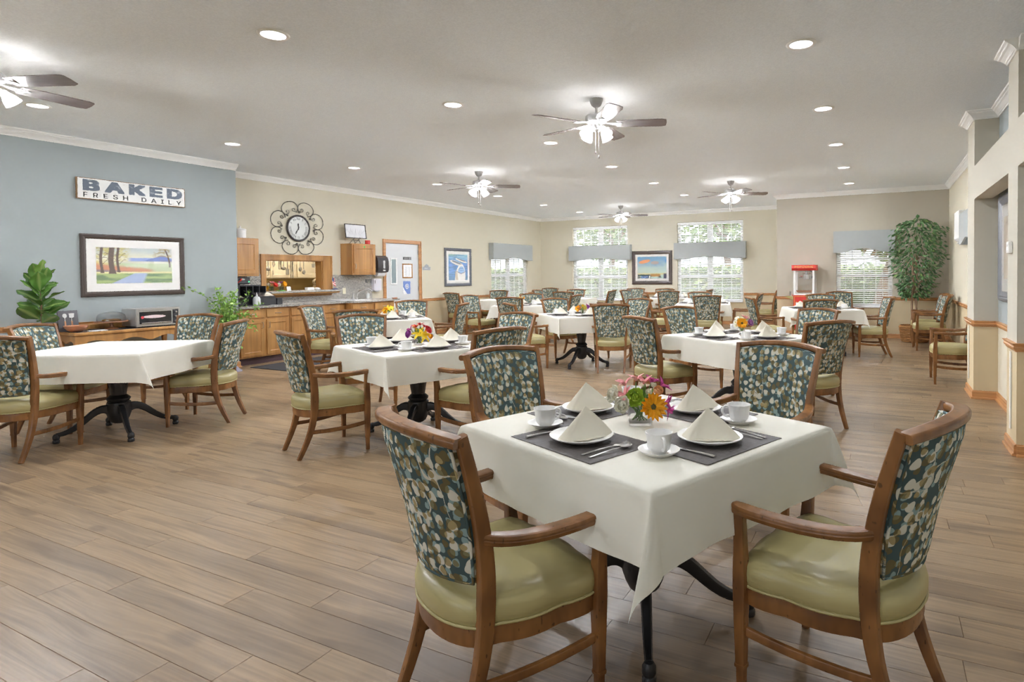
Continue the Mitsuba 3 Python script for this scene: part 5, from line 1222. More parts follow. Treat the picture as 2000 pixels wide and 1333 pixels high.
# counter-top equipment
ZT = .9035
k = thing('coffee_brewer', 'black coffee brewer with a red handle at the left end of the worktop', 'coffee maker')
part('base', cbox(XL+.04, XL+.36, 5.70, 5.98, ZT, ZT+.05, .006), 'mat_blackplastic', k)
part('column', cbox(XL+.04, XL+.17, 5.72, 5.98, ZT+.05, ZT+.34, .006), 'mat_blackplastic', k)
part('head', cbox(XL+.04, XL+.36, 5.69, 6.02, ZT+.34, ZT+.445, .012), 'mat_blackplastic', k)
part('basket_handle', tube(spline([(XL+.37, 5.80, ZT+.36), (XL+.43, 5.82, ZT+.40), (XL+.37, 5.86, ZT+.42)], 10), .010, 8), 'mat_red', k, smooth=True, label='curved red handle')
part('badge', cbox(XL+.358, XL+.364, 5.88, 5.93, ZT+.40, ZT+.425, .002), 'mat_steel', k)
part('indicator_light', box(XL+.360, XL+.366, 5.985, 6.005, ZT+.365, ZT+.385), 'mat_greenlamp', k, emitter={'type': 'area', 'radiance': {'type': 'rgb', 'value': [.1, 1.6, .5]}}); mat('mat_greenlamp', (.1, .6, .2))
k = thing('coffee_decanter', 'steel-lidded glass coffee decanter standing before the brewer', 'decanter')
part('glass', moved(lathe([(.001, 0), (.065, 0), (.075, .01), (.078, .06), (.06, .11), (.045, .13), (.043, .128), (.056, .108), (.074, .06), (.071, .012), (.001, .006)], 28), xf(XL+.44, 5.80, ZT)), 'mat_glass', k, smooth=40)
part('handle', tube(spline([(XL+.50, 5.80, ZT+.12), (XL+.55, 5.80, ZT+.10), (XL+.55, 5.80, ZT+.03), (XL+.51, 5.80, ZT+.02)], 10), .008, 8), 'mat_blackplastic', k, smooth=True)
part('lid', moved(lathe([(.001, .02), (.03, .018), (.047, .0), (.001, 0)], 20), xf(XL+.44, 5.80, ZT+.131)), 'mat_steel', k, smooth=40)
k = thing('condiment_organizer', 'black plastic coffee condiment organizer on the worktop', 'organizer')
ox = XL+.10
part('back_bin', cat(*[cbox(ox, ox+.15, 6.02+.11*i, 6.02+.11*i+.012, ZT, ZT+.30, .002) for i in range(4)], cbox(ox, ox+.012, 6.02, 6.36, ZT, ZT+.32, .002), cbox(ox, ox+.15, 6.02, 6.36, ZT, ZT+.16, .004)), 'mat_blackplastic', k)
part('front_bin', W(extr(Polygon([(.15, 0), (.34, 0), (.34, .10), (.30, .14), (.15, .20)]), .30, 0), np.array([[1, 0, 0, ox], [0, 0, -1, 6.40], [0, 1, 0, ZT], [0, 0, 0, 1.0]])), 'mat_blackplastic', k)
part('side_bin', cbox(ox+.12, ox+.36, 6.405, 6.50, ZT, ZT+.105, .004), 'mat_blackplastic', k)
k = thing('soap_bottle', 'clear squeeze bottle with pointed cap in front of the condiment organizer', 'bottle')
part('body', moved(lathe([(.001, 0), (.05, 0), (.055, .006), (.055, .10), (.042, .135), (.015, .15), (.001, .152)], 24), xf(XF-.10, 6.02, ZT)), 'mat_clearplastic', k, smooth=40); mat('mat_clearplastic', (.60, .61, .60), .12, .6)
part('cap', moved(lathe([(.016, 0), (.016, .02), (.008, .035), (.005, .06), (.001, .062)], 16), xf(XF-.10, 6.02, ZT+.148)), 'mat_steel', k, smooth=40)
one('serving_tray', cbox(XF-.24, XF-.03, 5.80, 6.20, ZT, ZT+.012, .004), 'mat_blackplastic', 'flat black tray at the front of the worktop beside the squeeze bottle', 'tray')
one('document_folder', cbox(XF-.26, XF+.02, 7.50, 7.90, ZT, ZT+.022, .003), 'mat_greyplastic', 'flat grey folder lying on the worktop right of the ledge', 'folder')
one('paper_sheets', W(extr(shapely.affinity.rotate(sbox(7.86, XF-.16, 8.16, XF+.06), 12), .006), np.array([[0, 1, 0, 0], [1, 0, 0, 0], [0, 0, 1, ZT], [0, 0, 0, 1.0]])), 'mat_paper', 'loose white papers lying beside the grey folder', 'papers')
k = thing('sink_faucet', 'chrome single-lever faucet at the kitchenette sink', 'faucet')
part('spout', tube(spline([(XL+.12, 8.36, ZT), (XL+.12, 8.36, ZT+.10), (XL+.16, 8.44, ZT+.165), (XL+.24, 8.58, ZT+.175), (XL+.26, 8.60, ZT+.14)], 18), np.linspace(.016, .011, 18), 10), 'mat_steel', k, smooth=True)
part('lever', tube(spline([(XL+.12, 8.36, ZT+.10), (XL+.115, 8.40, ZT+.15), (XL+.115, 8.47, ZT+.185)], 8), .008, 8), 'mat_steel', k, smooth=True)
part('sprayer', moved(lathe([(.001, 0), (.02, 0), (.018, .03), (.012, .09), (.014, .11), (.001, .115)], 16), xf(XL+.12, 8.26, ZT)), 'mat_steel', k, smooth=40)
k = thing('sink_basin', 'stainless sink basin let into the worktop', 'sink')
part('rim', extr(sbox(XL+.17, 8.02, XL+.55, 8.70).buffer(.02).difference(sbox(XL+.17, 8.02, XL+.55, 8.70).buffer(.004)), .004, .9032), 'mat_steel', k)
k = thing('hand_soap', 'clear pump bottle of hand soap beside the faucet', 'bottle')
part('body', moved(lathe([(.001, 0), (.034, 0), (.036, .006), (.036, .09), (.014, .11), (.001, .112)], 20), xf(XL+.10, 8.64, ZT)), 'mat_clearplastic', k, smooth=40)
part('pump', tube(spline([(XL+.10, 8.64, ZT+.11), (XL+.10, 8.64, ZT+.145), (XL+.14, 8.64, ZT+.145)], 8), .006, 6), 'mat_paper', k, smooth=True)
k = thing('towel_dispenser', 'black paper towel dispenser beside the right wall cabinet', 'dispenser')
part('cover', W(extr(Polygon([(0, 0), (.20, 0), (.225, .05), (.23, .22), (.20, .30), (.14, .34), (0, .345)]), .29), np.array([[1, 0, 0, XL+.003], [0, 0, -1, 9.085], [0, 1, 0, 1.42], [0, 0, 0, 1.0]])), 'mat_smoked', k, smooth=30); mat('mat_smoked', (.035, .033, .035), .15, .6)
part('window_strip', box(XL+.2335, XL+.2355, 8.93, 8.98, 1.50, 1.66), 'mat_greyplastic', k); part('label', box(XL+.2345, XL+.2365, 8.92, 8.99, 1.445, 1.475), 'mat_paper', k)
part('paper_roll', W(lathe([(.001, 0), (.055, 0), (.055, .21), (.001, .21)], 28), np.array([[1, 0, 0, XL+.11], [0, 0, -1, 9.06], [0, 1, 0, 1.395], [0, 0, 0, 1.0]])), 'mat_paper', k, smooth=40, label='white paper roll')
k = thing('soap_dispenser', 'pale grey wall soap dispenser under the towel dispenser', 'dispenser')
part('body', W(extr(sbox(8.815, 1.055, 9.015, 1.295).buffer(-.025).buffer(.025), .09, .002), ML), 'mat_palegrey', k, smooth=30); mat('mat_palegrey', (.60, .58, .62), .35)
part('push_bar', W(extr(sbox(8.86, 1.03, 8.97, 1.09).buffer(-.015).buffer(.015), .075, .004), ML), 'mat_greyplastic', k); part('logo_strip', W(box(8.835, 8.85, 1.20, 1.26, .0925, .094), ML), 'mat_blackplastic', k)
k = thing('power_outlet', 'ivory wall outlet on the granite backsplash', 'outlet')
part('plate', W(cbox(8.095, 8.168, 1.012, 1.125, .0215, .027, .002), ML), 'mat_ivory', k); mat('mat_ivory', (.70, .64, .46), .4)
for z in (1.045, 1.092): part('socket', W(extr(shapely.affinity.scale(Point(8.1315, z).buffer(.016), 1, .85), .002, .027), ML), 'mat_ivory', k)
k = thing('wash_sign', 'small dark sign with three lines of pale lettering on the backsplash', 'sign')
part('plate', W(cbox(8.65, 8.828, 1.212, 1.282, .0215, .025, .001), ML), 'mat_darkplate', k); mat('mat_darkplate', (.085, .085, .08), .5)
for tx, z, h in (('EMPLOYEES', 1.262, .010), ('MUST WASH', 1.241, .011), ('HANDS', 1.221, .011)):
    m = meshkit.text_mesh(tx, h, .001, False); w = m.bounds[1][0]; m.apply_translation([8.739-w/2, z, .0252]); part('lettering', W(m, ML), 'mat_gold', k)
mat('mat_gold', (.62, .55, .40), .5)
k = thing('small_flag', 'little striped flag on a stand at the right end of the ledge', 'flag')
fy_, fx_ = 7.735, XL+.16
part('base', moved(lathe([(.001, 0), (.05, 0), (.05, .012), (.02, .02), (.001, .021)], 20), xf(fx_, fy_+.06, 1.1085)), 'mat_navy', k, smooth=40); mat('mat_navy', (.03, .04, .12), .5)
part('pole', tube([(fx_, fy_+.03, 1.125), (fx_, fy_-.005, 1.345)], .003, 6), 'mat_gold', k)
for i in range(7):
    z0 = 1.205+.018*i; part('stripe', W(extr(Polygon([(fy_+.016-.002*i-.0, z0), (fy_+.085-.004*i, z0-.05+.004*i), (fy_+.085-.004*i, z0-.032+.004*i), (fy_+.016-.002*i, z0+.018)]), .001), on_x(fx_+.002, 1)), 'mat_red' if i % 2 == 0 else 'mat_paper', k)
part('canton', W(extr(Polygon([(fy_+.006, 1.268), (fy_+.045, 1.24), (fy_+.041, 1.312), (fy_+.004, 1.332)]), .0016), on_x(fx_+.002, 1)), 'mat_navy', k)
one('key_dish', moved(lathe([(.001, 0), (.04, 0), (.055, .018), (.052, .02), (.036, .006), (.001, .005)], 24), xf(XF+.12, 8.73, .9035)), 'mat_copper', 'small reddish dish at the far end of the worktop', 'dish', 40)
k = thing('floor_mat', 'black rubber floor mat in front of the kitchenette cabinets', 'mat')
part('pad', cbox(-8.42, -7.62, 5.68, 7.9, .0002, .010, .004), 'mat_rubber', k); mat('mat_rubber', (.022, .022, .024), .8)

# ------------------------------------------------------------------ kitchen seen through the pass-through
KX = -12.1
struct('wall_kitchen_back', box(KX-.1, KX, 4.5, 12.0, 0, H), 'mat_kwall'); struct('wall_kitchen_near', box(KX, XL-WT, 4.4, 4.5, 0, H), 'mat_kwall'); struct('wall_kitchen_far', box(KX, XL-WT, 12.0, 12.1, 0, H), 'mat_kwall')
struct('floor_kitchen', box(KX, XL-WT, 4.5, 12.0, -.06, 0), 'mat_floor_joint'); mat('mat_kwall', (.36, .25, .10), .7)
k = thing('kitchen_light', 'ceiling light panel inside the kitchen behind the pass-through', 'ceiling light')
part('housing', box(-11.3, -10.3, 7.0, 9.6, H-.06, H-.001), 'mat_white', k)
part('diffuser', box(-11.28, -10.32, 7.02, 9.58, H-.066, H-.061), 'mat_white', k, emitter={'type': 'area', 'radiance': {'type': 'rgb', 'value': [16.0, 14.5, 12.0]}})
MK = on_x(KX+.36, 1); mat('mat_kcab', (.70, .62, .47), .45)
for i, (a, b2) in enumerate(((7.75, 9.05), (9.05, 9.75), (9.75, 10.95))):
    k = thing('kitchen_wall_cabinet', ['cream kitchen wall cabinet with two doors, leftmost through the pass-through', 'cream kitchen wall cabinet with one door, above the mixer', 'cream kitchen wall cabinet with two doors, at the right edge of the pass-through'][i], 'cabinet', 'cream kitchen wall cabinets')
    part('carcass', box(KX+.004, KX+.36, a+.004, b2-.004, 1.31, 2.3), 'mat_kcab', k)
    n = 1 if b2-a < .8 else 2; w = (b2-a)/n
    for j in range(n):
        hx = a+(j+1)*w-.05 if (j == 0) else a+j*w+.05
        cab_door(MK, a+j*w+.012, 1.33, a+(j+1)*w-.012, 2.28, k, 'door', (hx, 1.43, True), 'mat_kcab', .07, 'mat_nickel')
k = thing('kitchen_counter', 'kitchen back counter below the cream cabinets', 'counter')
part('carcass', box(KX+.004, KX+.6, 6.6, 11.4, .0, .87), 'mat_kcab', k); part('top', cbox(KX+.004, KX+.63, 6.6, 11.4, .87, .91, .005), 'mat_granite', k)
k = thing('stand_mixer', 'pale stand mixer on the kitchen back counter', 'mixer')
mx, my = KX+.42, 9.55
part('base', moved(lathe([(.001, 0), (.11, 0), (.11, .02), (.09, .035), (.001, .04)], 24), xf(mx, my, .9105)), 'mat_mixer', k, smooth=40); mat('mat_mixer', (.62, .52, .36), .25)
part('column', cbox(mx-.10, mx-.02, my-.05, my+.05, .94, 1.17, .02), 'mat_mixer', k)
hd = trimesh.creation.icosphere(3, 1.0); hd.apply_scale([.17, .085, .085]); part('head', moved(hd, xf(mx+.02, my, 1.225)), 'mat_mixer', k, smooth=True)
part('band', moved(W(lathe([(.084, -.008), (.088, -.008), (.088, .008), (.084, .008)], 28), np.array([[0, 0, 1, 0], [1, 0, 0, 0], [0, 1, 0, 0], [0, 0, 0, 1.0]])), xf(mx+.05, my, 1.225)), 'mat_wire', k, smooth=40)
part('mixing_bowl', moved(lathe([(.001, 0), (.05, 0), (.085, .04), (.10, .12), (.102, .13), (.097, .12), (.08, .045), (.001, .01)], 28), xf(mx+.07, my, .952)), 'mat_steel', k, smooth=40)
# hanging utensils on a rail
k = thing('utensil_rail', 'steel rail of hanging utensils across the kitchen opening', 'rail')
UX = -10.25
part('bar', tube([(UX, 7.1, 1.80), (UX, 8.9, 1.80)], .010, 8), 'mat_nickel', k)
for yy in (7.15, 8.85): part('hanger', tube([(UX, yy, 1.80), (UX, yy, H)], .006, 6), 'mat_nickel', k)
ut = [('ladle', 7.30, .36), ('whisk', 7.42, .22), ('tongs', 7.55, .30), ('ladle', 7.62, .34), ('spatula', 7.70, .40), ('tongs', 7.80, .47), ('spoon', 7.98, .36), ('spoon', 8.06, .43), ('spatula', 8.28, .26), ('whisk', 8.36, .20), ('spoon', 8.48, .20)]
for i, (kd, yy, L) in enumerate(ut):
    z = 1.79; s = [tube([(UX+.012, yy, z), (UX+.012, yy, z-L*.72)], .005, 6)]
    b = z-L*.72
    if kd in ('ladle', 'spoon'):
        e = trimesh.creation.icosphere(2, 1.0); e.apply_scale([.018, .032 if kd == 'spoon' else .045, .045 if kd == 'spoon' else .035]); e.apply_translation([UX+.012, yy, b-L*.1]); s.append(e)
    elif kd == 'spatula': s.append(cbox(UX+.008, UX+.016, yy-.035, yy+.035, b-L*.28, b, .003))
    elif kd == 'tongs': s += [cbox(UX, UX+.012, yy-.028, yy-.012, z-L, z-.03, .003), cbox(UX, UX+.012, yy+.012, yy+.028, z-L, z-.03, .003)]
    else: s += [tube(spline([(UX, yy, b+.02), (UX+.03*math.cos(a), yy+.03*math.sin(a), b-.04), (UX, yy, b-.09)], 8), .0018, 5) for a in np.linspace(0, 2*PI, 7)[:-1]]
    one(kd, cat(*s), 'mat_nickel', f'steel {kd} hanging in the kitchen opening, {["first","second","third","fourth","fifth","sixth","seventh","eighth","ninth","tenth","eleventh"][i]} from the left', kd, 40, 'hanging kitchen utensils')
# things on the ledge
LZ = 1.1085
def ledge_vase(yy, label, blooms, seed):
    k = thing('ledge_flowers', label, 'flowers'); Mx = xf(XL+.02, yy, LZ, PI/2-.55)
    part('vase', lathe([(.001, 0), (.035, 0), (.038, .004), (.038, .075), (.035, .075), (.034, .008), (.001, .008)], 24), 'mat_glass', k, smooth=40, M=Mx)
    for i, (kind, col, p, d) in enumerate(blooms):
        m, c = flower(kind, col, seed+i); A2 = aim(d); A2[:3, 3] = p; m.apply_scale(1.15); part('bloom', moved(m, A2), 'mat_petal', k, M=Mx, color=c)
        part('stem', tube(spline([(p[0]*.2, p[1]*.2, .012), (p[0]*.4, p[1]*.4, .07), tuple(np.array(p)-np.array(d)*.003)], 6), .002, 5), 'mat_stem', k, M=Mx)
ledge_vase(6.62, 'posy of pink and red blooms in a glass, left on the pass-through ledge', [('rose', PE, (0, -.03, .10), (0, -1, .5)), ('carnation', WH, (-.04, -.01, .10), (-.6, -.8, .4)), ('sunflower', (.50, .03, .02), (.055, -.01, .105), (.6, -.7, .5)), ('alstroemeria', PK, (.0, .0, .13), (0, -.2, 1)), ('carnation', PK, (.02, .01, .13), (.2, -.3, 1)), ('sunflower', YE_, (-.06, -.01, .07), (-.9, -.6, 0))], 300)
ledge_vase(6.80, 'posy with one yellow bloom in a glass, second on the pass-through ledge', [('sunflower', OR, (.05, -.01, .115), (.7, -.8, .3)), ('carnation', WH, (-.03, -.02, .10), (-.3, -1, .4)), ('alstroemeria', PU, (-.01, .01, .13), (0, -.3, 1))], 320)
one('menu_card', W(extr(sbox(6.885, 0, 6.965, .075), .002), np.array([[0, -.25, .97, XL+.06], [1, 0, 0, 0], [0, .97, .25, LZ], [0, 0, 0, 1.0]])), 'mat_paper', 'small white card leaning on the pass-through ledge', 'card')
one('green_lid', cbox(XL-.02, XL+.06, 6.74, 6.86, LZ, LZ+.008, .003), 'mat_green', 'small flat green lid on the pass-through ledge', 'lid')
one('napkin_box', cbox(XL-.10, XL-.02, 7.36, 7.50, LZ, LZ+.045, .004), 'mat_paper', 'low white box on the pass-through ledge', 'box')
k = thing('butter_dish', 'pale lidded dish near the right end of the pass-through ledge', 'dish'); part('dish', moved(lathe([(.001, 0), (.05, 0), (.06, .01), (.001, .012)], 24), xf(XL-.04, 7.58, LZ)), 'mat_china', k, smooth=40); part('lid', moved(lathe([(.052, 0), (.045, .02), (.02, .03), (.001, .031)], 24), xf(XL-.04, 7.58, LZ+.0115)), 'mat_china', k, smooth=40)

# ------------------------------------------------------------------ door, signs, boats picture
k = struct('door_1', W(cbox(DOOR[0]+.004, DOOR[2]-.004, .008, 2.036, -.06, -.016, .003), ML), 'mat_door')
part('vision_frame', W(frame_ring(9.372, 1.165, 9.556, 1.725, .028, -.016, -.006), ML), 'mat_white', k)
part('vision_pane', W(box(9.40, 9.528, 1.195, 1.695, -.016, -.012), ML), 'mat_visionglass', k); mat('mat_visionglass', (.25, .31, .32), .08, .6)
for z in (.30, 1.06, 1.86): part('hinge', W(cbox(10.192, 10.212, z-.05, z+.05, -.02, -.004, .003), ML), 'mat_nickel', k)
k = struct('trim_door', W(extr(sbox(DOOR[0]-.062, 0, DOOR[2]+.062, 2.105).difference(sbox(DOOR[0], -.1, DOOR[2], 2.04)), .02, .0), ML), 'mat_trim')
part('stop', W(extr(sbox(DOOR[0]-.002, 0, DOOR[2]+.002, 2.042).difference(sbox(DOOR[0]+.02, -.1, DOOR[2]-.02, 2.02)), .03, -.155), ML), 'mat_trim', k)
part('outer_bead', W(extr(sbox(DOOR[0]-.072, 0, DOOR[2]+.072, 2.115).difference(sbox(DOOR[0]-.05, -.1, DOOR[2]+.05, 2.093)), .028, .0), ML), 'mat_trim', k)
MD = ML @ xf(0, 0, -.016)
k = thing('door_plate', 'small dark plate with pale lettering high on the white door', 'sign'); part('plate', W(cbox(9.745, 9.992, 1.695, 1.755, 0, .004, .001), MD), 'mat_darkplate', k)
m = meshkit.text_mesh('KITCHEN', .018, .001, False); m.apply_translation([9.775, 1.715, .0042]); part('lettering', W(m, MD), 'mat_palegrey', k); part('emblem', W(extr(Point(9.955, 1.725).buffer(.022).difference(Point(9.955, 1.725).buffer(.015)), .001, .0042), MD), 'mat_palegrey', k)
k = thing('framed_notice', 'wood-framed printed notice on the white door', 'notice'); part('frame', W(frame_mesh(9.722, 1.295, 10.02, 1.61, .024, [(0, 0), (0, .012), (.5, .016), (1, .008)]), MD), 'mat_oak', k); part('sheet', W(box(9.74, 10.0, 1.315, 1.59, .001, .006), MD), 'mat_paper', k)
ln = [box(9.765+.01*(i % 3), 9.86, 1.35+.022*i, 1.356+.022*i, .0062, .0068) for i in range(9)]+[box(9.885, 9.965-.012*(i % 2), 1.35+.022*i, 1.356+.022*i, .0062, .0068) for i in range(9)]
part('print_lines', W(cat(*ln), MD), 'mat_greyplastic', k)
k = thing('blue_poster', 'blue and white paper poster with a round emblem on the white door', 'poster'); part('sheet', W(box(9.74, 9.955, .95, 1.23, 0, .0015), MD), 'mat_posterblue', k); mat('mat_posterblue', (.16, .24, .52), .6)
part('pale_band', W(extr(Polygon([(9.74, .95), (9.86, .95), (9.78, 1.04), (9.74, 1.10)]), .0006, .0016), MD), 'mat_paper', k); part('emblem', W(extr(Point(9.855, 1.115).buffer(.055).difference(Point(9.855, 1.115).buffer(.043)), .0006, .0016), MD), 'mat_paper', k); part('emblem_core', W(extr(Point(9.855, 1.115).buffer(.030), .0006, .0016), MD), 'mat_palegrey', k)
k = thing('room_sign', 'small grey room sign with a roof-shaped top right of the door', 'sign'); part('plate', W(extr(sbox(10.335, 1.47, 10.585, 1.545).union(sbox(10.40, 1.54, 10.53, 1.575)).union(Polygon([(10.39, 1.56), (10.465, 1.61), (10.54, 1.56)])), .006, .002), ML), 'mat_signgrey', k); mat('mat_signgrey', (.36, .37, .38), .5)
m = meshkit.text_mesh('DINING', .020, .001, False); m.apply_translation([10.40, 1.50, .0082]); part('lettering', W(m, ML), 'mat_paper', k)
def art_boats(u, v):
    c = mixn(lin((120, 155, 205)), lin((150, 190, 205)), ss(.6, 1, v))*np.ones((len(u), 3))
    c = mixn(c, lin((95, 130, 165)), ss(.45, .7, n2(u*3, v*26, 3))*.8); c = mixn(c, lin((110, 140, 150)), ss(.35, 0, v)*.6); c = mixn(c, lin((130, 155, 110)), ss(.9, 1, v)*ss(.5, .2, u)*.6)
    for (x, y, a, b2) in ((.42, .66, .34, .075), (.66, .76, .30, .05)):
        d = ((u-x)/a)**2+((v-y+.25*(u-x))/b2)**2; c = mixn(c, lin((225, 220, 210)), ss(1.1, .9, d)); c = mixn(c, lin((95, 110, 125)), ss(1, .8, ((u-x)/(a*.8))**2+((v-y-.025+.25*(u-x))/(b2*.5))**2)*.8)
    x = .62+.10*(v-.3); wv = .27*np.sqrt(np.clip(1-((v-.06)/.56)**2, 0, 1)); hull = ss(.012, -.002, np.abs(u-x)-wv)*ss(.62, .60, v)
    c = mixn(c, lin((232, 230, 226)), hull)
    inner = ss(.012, -.002, np.abs(u-x-.03)-.21*np.sqrt(np.clip(1-((v-.10)/.44)**2, 0, 1)))*ss(.54, .52, v)*ss(.22, .26, v-.35*np.abs(u-x-.03))
    c = mixn(c, lin((170, 198, 228)), inner); c = mixn(c, lin((135, 165, 200)), inner*ss(.4, .6, n2(u*4, v*24, 4)))
    rim = ss(.012, .006, np.abs(v-.24-.40*np.abs(u-x-.03)))*hull; c = mixn(c, lin((150, 110, 90)), rim*.9)
    return mixn(c, lin((185, 165, 135)), ss(.03, 0, np.abs(u-.42+.12*v)-.05)*ss(.46, .2, v)*.7)
picture('framed_boats', 'dark-framed print of white rowing boats on blue water, right of the door', ML, 11.075, 1.08, 12.09, 2.002, .075, 'mat_frame_slate', .072, art_boats, (90, 120))
def art_sea(u, v):
    n = n2(u*4, v*5, 5); c = mixn(lin((190, 210, 200)), lin((120, 165, 200)), ss(.35, .9, v+.4*(n-.5)))*np.ones((len(u), 3))
    c = mixn(c, lin((95, 145, 205)), ss(.52, .7, n2(u*3+2, v*4, 6))*ss(.5, .8, v)); c = mixn(c, lin((225, 150, 105)), ss(0, .3, 1-((u-.25)/.22)**2-((v-.78-.25*(u-.25))/.09)**2+.5*(n-.5)))
    c = mixn(c, lin((195, 165, 150)), ss(0, .4, 1-((u-.6)/.16)**2-((v-.72)/.08)**2)*.7); c = mixn(c, lin((235, 225, 200)), ss(.55, .75, n2(u*6, v*9, 7))*ss(.7, .9, v)*ss(.4, .7, u))
    c = mixn(c, lin((215, 205, 150)), ss(.02, 0, np.abs(v-.21-.05*(n-.5))-.03)*.8); c = mixn(c, lin((45, 70, 70)), ss(.01, 0, np.abs(v-.155)-.022)*ss(.5, .4, u)); c = mixn(c, lin((185, 145, 90)), ss(.02, 0, np.abs(v-.15)-.05)*ss(.42, .48, u)*ss(.82, .76, u))
    c = mixn(c, lin((120, 160, 215)), ss(.02, 0, np.abs(v-.07)-.045)*ss(.1, .15, u)*ss(.42, .36, u)); c = mixn(c, lin((60, 55, 60)), ss(.48, .62, n2(u*9, v*9, 8))*ss(.14, .1, v)*.8); c = mixn(c, lin((70, 70, 90)), ss(.88, .92, u)*ss(.25, .2, v))
    return mixn(c, lin((240, 240, 235)), ss(.025, .01, np.abs(u-.42))*ss(.14, .12, v))
picture('framed_seascape', 'dark-framed seascape with orange cloud between the two back windows', MBK, -6.252, 1.045, -5.08, 1.975, .10, 'mat_frame_dark', .062, art_sea, (120, 90))
def art_plain(u, v): return mixn(lin((196, 182, 165)), lin((170, 155, 140)), ss(.4, .7, n2(u*5, v*5, 9)))
picture('framed_print_alcove', 'large silver-framed print in the right alcove, partly behind the near pier', on_x(XA, -1), 5.98, 1.05, 7.27, 2.10, .10, 'mat_frame_silver', .12, art_plain, (40, 40)); mat('mat_frame_silver', (.18, .185, .20), .35, .5, .5)

# ------------------------------------------------------------------ right side: thermostat, wall box, ficus, popcorn cart
k = thing('thermostat', 'small white thermostat on the near pier on the right', 'thermostat'); MT = on_x(XC, -1)
part('body', W(cbox(5.385, 5.475, 1.485, 1.575, 0, .028, .005), MT), 'mat_white', k); part('slider', W(cbox(5.41, 5.45, 1.50, 1.506, .028, .031, .001), MT), 'mat_greyplastic', k); part('display', W(box(5.405, 5.455, 1.535, 1.555, .028, .0285), MT), 'mat_greyplastic', k)
k = thing('wall_unit', 'white wedge-shaped wall box high on the right wall before the pier', 'wall box'); part('body', W(extr(Polygon([(0, 1.80), (.05, 1.78), (.13, 1.86), (.13, 2.28), (0, 2.28)]), .62), np.array([[-1, 0, 0, XR], [0, 0, 1, 10.6], [0, 1, 0, 0], [0, 0, 0, 1.0]])), 'mat_white', k)
part('grille', cbox(XR-.10, XR-.03, 10.66, 11.16, 1.782, 1.796, .002), 'mat_greyplastic', k)
rt = np.random.default_rng(33); k = thing('ficus_tree', 'tall bushy green ficus tree in a wicker basket in the right back corner', 'plant'); bx, by = .60, 12.90
tops = []
for i in range(3):
    a0 = i*2.09; S = np.array([(bx+.05*math.cos(a0+q*3.2)*(1-.2*q)-.0*q, by+.05*math.sin(a0+q*3.2), .22+q*1.45) for q in np.linspace(0, 1, 18)])
    part('trunk', tube(S, np.linspace(.022, .012, 18), 8), 'mat_ficusbark', k, smooth=True)
    for j in range(9):
        b = S[7+j]; a = rt.uniform(0, 2*PI); e = b+np.array([math.cos(a)*.30, math.sin(a)*.26, .22]); part('branch', tube(spline([b, (b+e)/2+(0, 0, .05), e], 6), np.linspace(.008, .002, 6), 5), 'mat_ficusbark', k, smooth=True); tops.append((b, e))
mat('mat_ficusbark', (.30, .20, .13), .8)
pts = []
while len(pts) < 1700:
    q = rt.random(); z = .85+1.50*q; r = (.16+.29*math.sin(PI*min(1, q*.60+.08))**1.3)*(.72+.6*float(meshkit.noise(np.array([z*3.1, q*7.0, len(pts)//60*.7]), 5)))*(1 if q < .88 else math.sqrt(max(0, (1-q)/.12)))
    a = rt.uniform(0, 2*PI); rr2 = r*math.sqrt(rt.uniform(.25, 1)); p = (bx+.06*q+math.cos(a)*rr2, by+math.sin(a)*rr2*.85, z)
    if p[0] < XR-.05 and p[1] < YP-.05: pts.append(p)
def ficus_leaves(rng, P, L0):
    n = len(P); out = P-np.array([bx+.03, by, 0]); out[:, 2] = 0; out /= np.linalg.norm(out, axis=1, keepdims=True)+1e-6
    d = out+rng.normal(size=(n, 3))*.5+np.array([0, 0, -.75]); d /= np.linalg.norm(d, axis=1, keepdims=True)
    s = np.cross(d, rng.normal(size=(n, 3))*.4+out); s /= np.linalg.norm(s, axis=1, keepdims=True); nn = np.cross(s, d); L = (L0*rng.uniform(.75, 1.25, n))[:, None]
    V = np.stack([P, P+d*L*.45+s*L*.22+nn*L*.06, P+d*L, P+d*L*.45-s*L*.22+nn*L*.06, P+d*L*.5], 1).reshape(-1, 3); b = np.arange(n)[:, None]*5
    F = np.concatenate([b+[0, 1, 4], b+[1, 2, 4], b+[4, 2, 3], b+[0, 4, 3]]); c = np.array([(.065, .14, .05), (.10, .19, .07), (.045, .10, .04), (.17, .27, .07)])[rng.choice(4, n, p=[.4, .3, .25, .05])]*rng.uniform(.8, 1.3, (n, 1))
    return TM(V, F), np.repeat(c, 5, 0)
m, c = ficus_leaves(rt, np.array(pts), .085); part('leaves', m, 'mat_leaf', k, color=c, kind='stuff')
part('top_sprig', *[leafmass(rt, np.array([(bx-.02+.02*i, by, 2.33+.018*i) for i in range(5)]), .05, [(.08, .16, .05)])[0]], 'mat_ficusleaf', k); mat('mat_ficusleaf', (.07, .15, .05), .4)
bk = thing('wicker_basket', 'round woven wicker basket holding the ficus tree', 'basket'); 
def f_weave(p, n, uv): return mi.Color3f(.40, .20, .075)*(.55+.6*noise(p.x*60+p.y*60, p.z*140, 1.0))
mat('mat_wicker', proc(f_weave), .8, .2)
part('wall', moved(lathe([(.001, .0), (.20, .0), (.215, .01), (.25, .30), (.252, .32), (.235, .32), (.20, .03), (.001, .02)], 32), xf(bx, by, 0)), 'mat_wicker', bk, smooth=40)
for z in np.arange(.02, .32, .03):
    r = .205+.05*z/.32+.012; a = np.linspace(0, 2*PI, 72, endpoint=False); part('weave', sweep(np.stack([bx+(r+.006*np.cos(a*18+z*105))*np.cos(a), by+(r+.006*np.cos(a*18+z*105))*np.sin(a), np.full(72, z)], 1), circ(6, .011), closed=True), 'mat_wicker', bk, smooth=True)
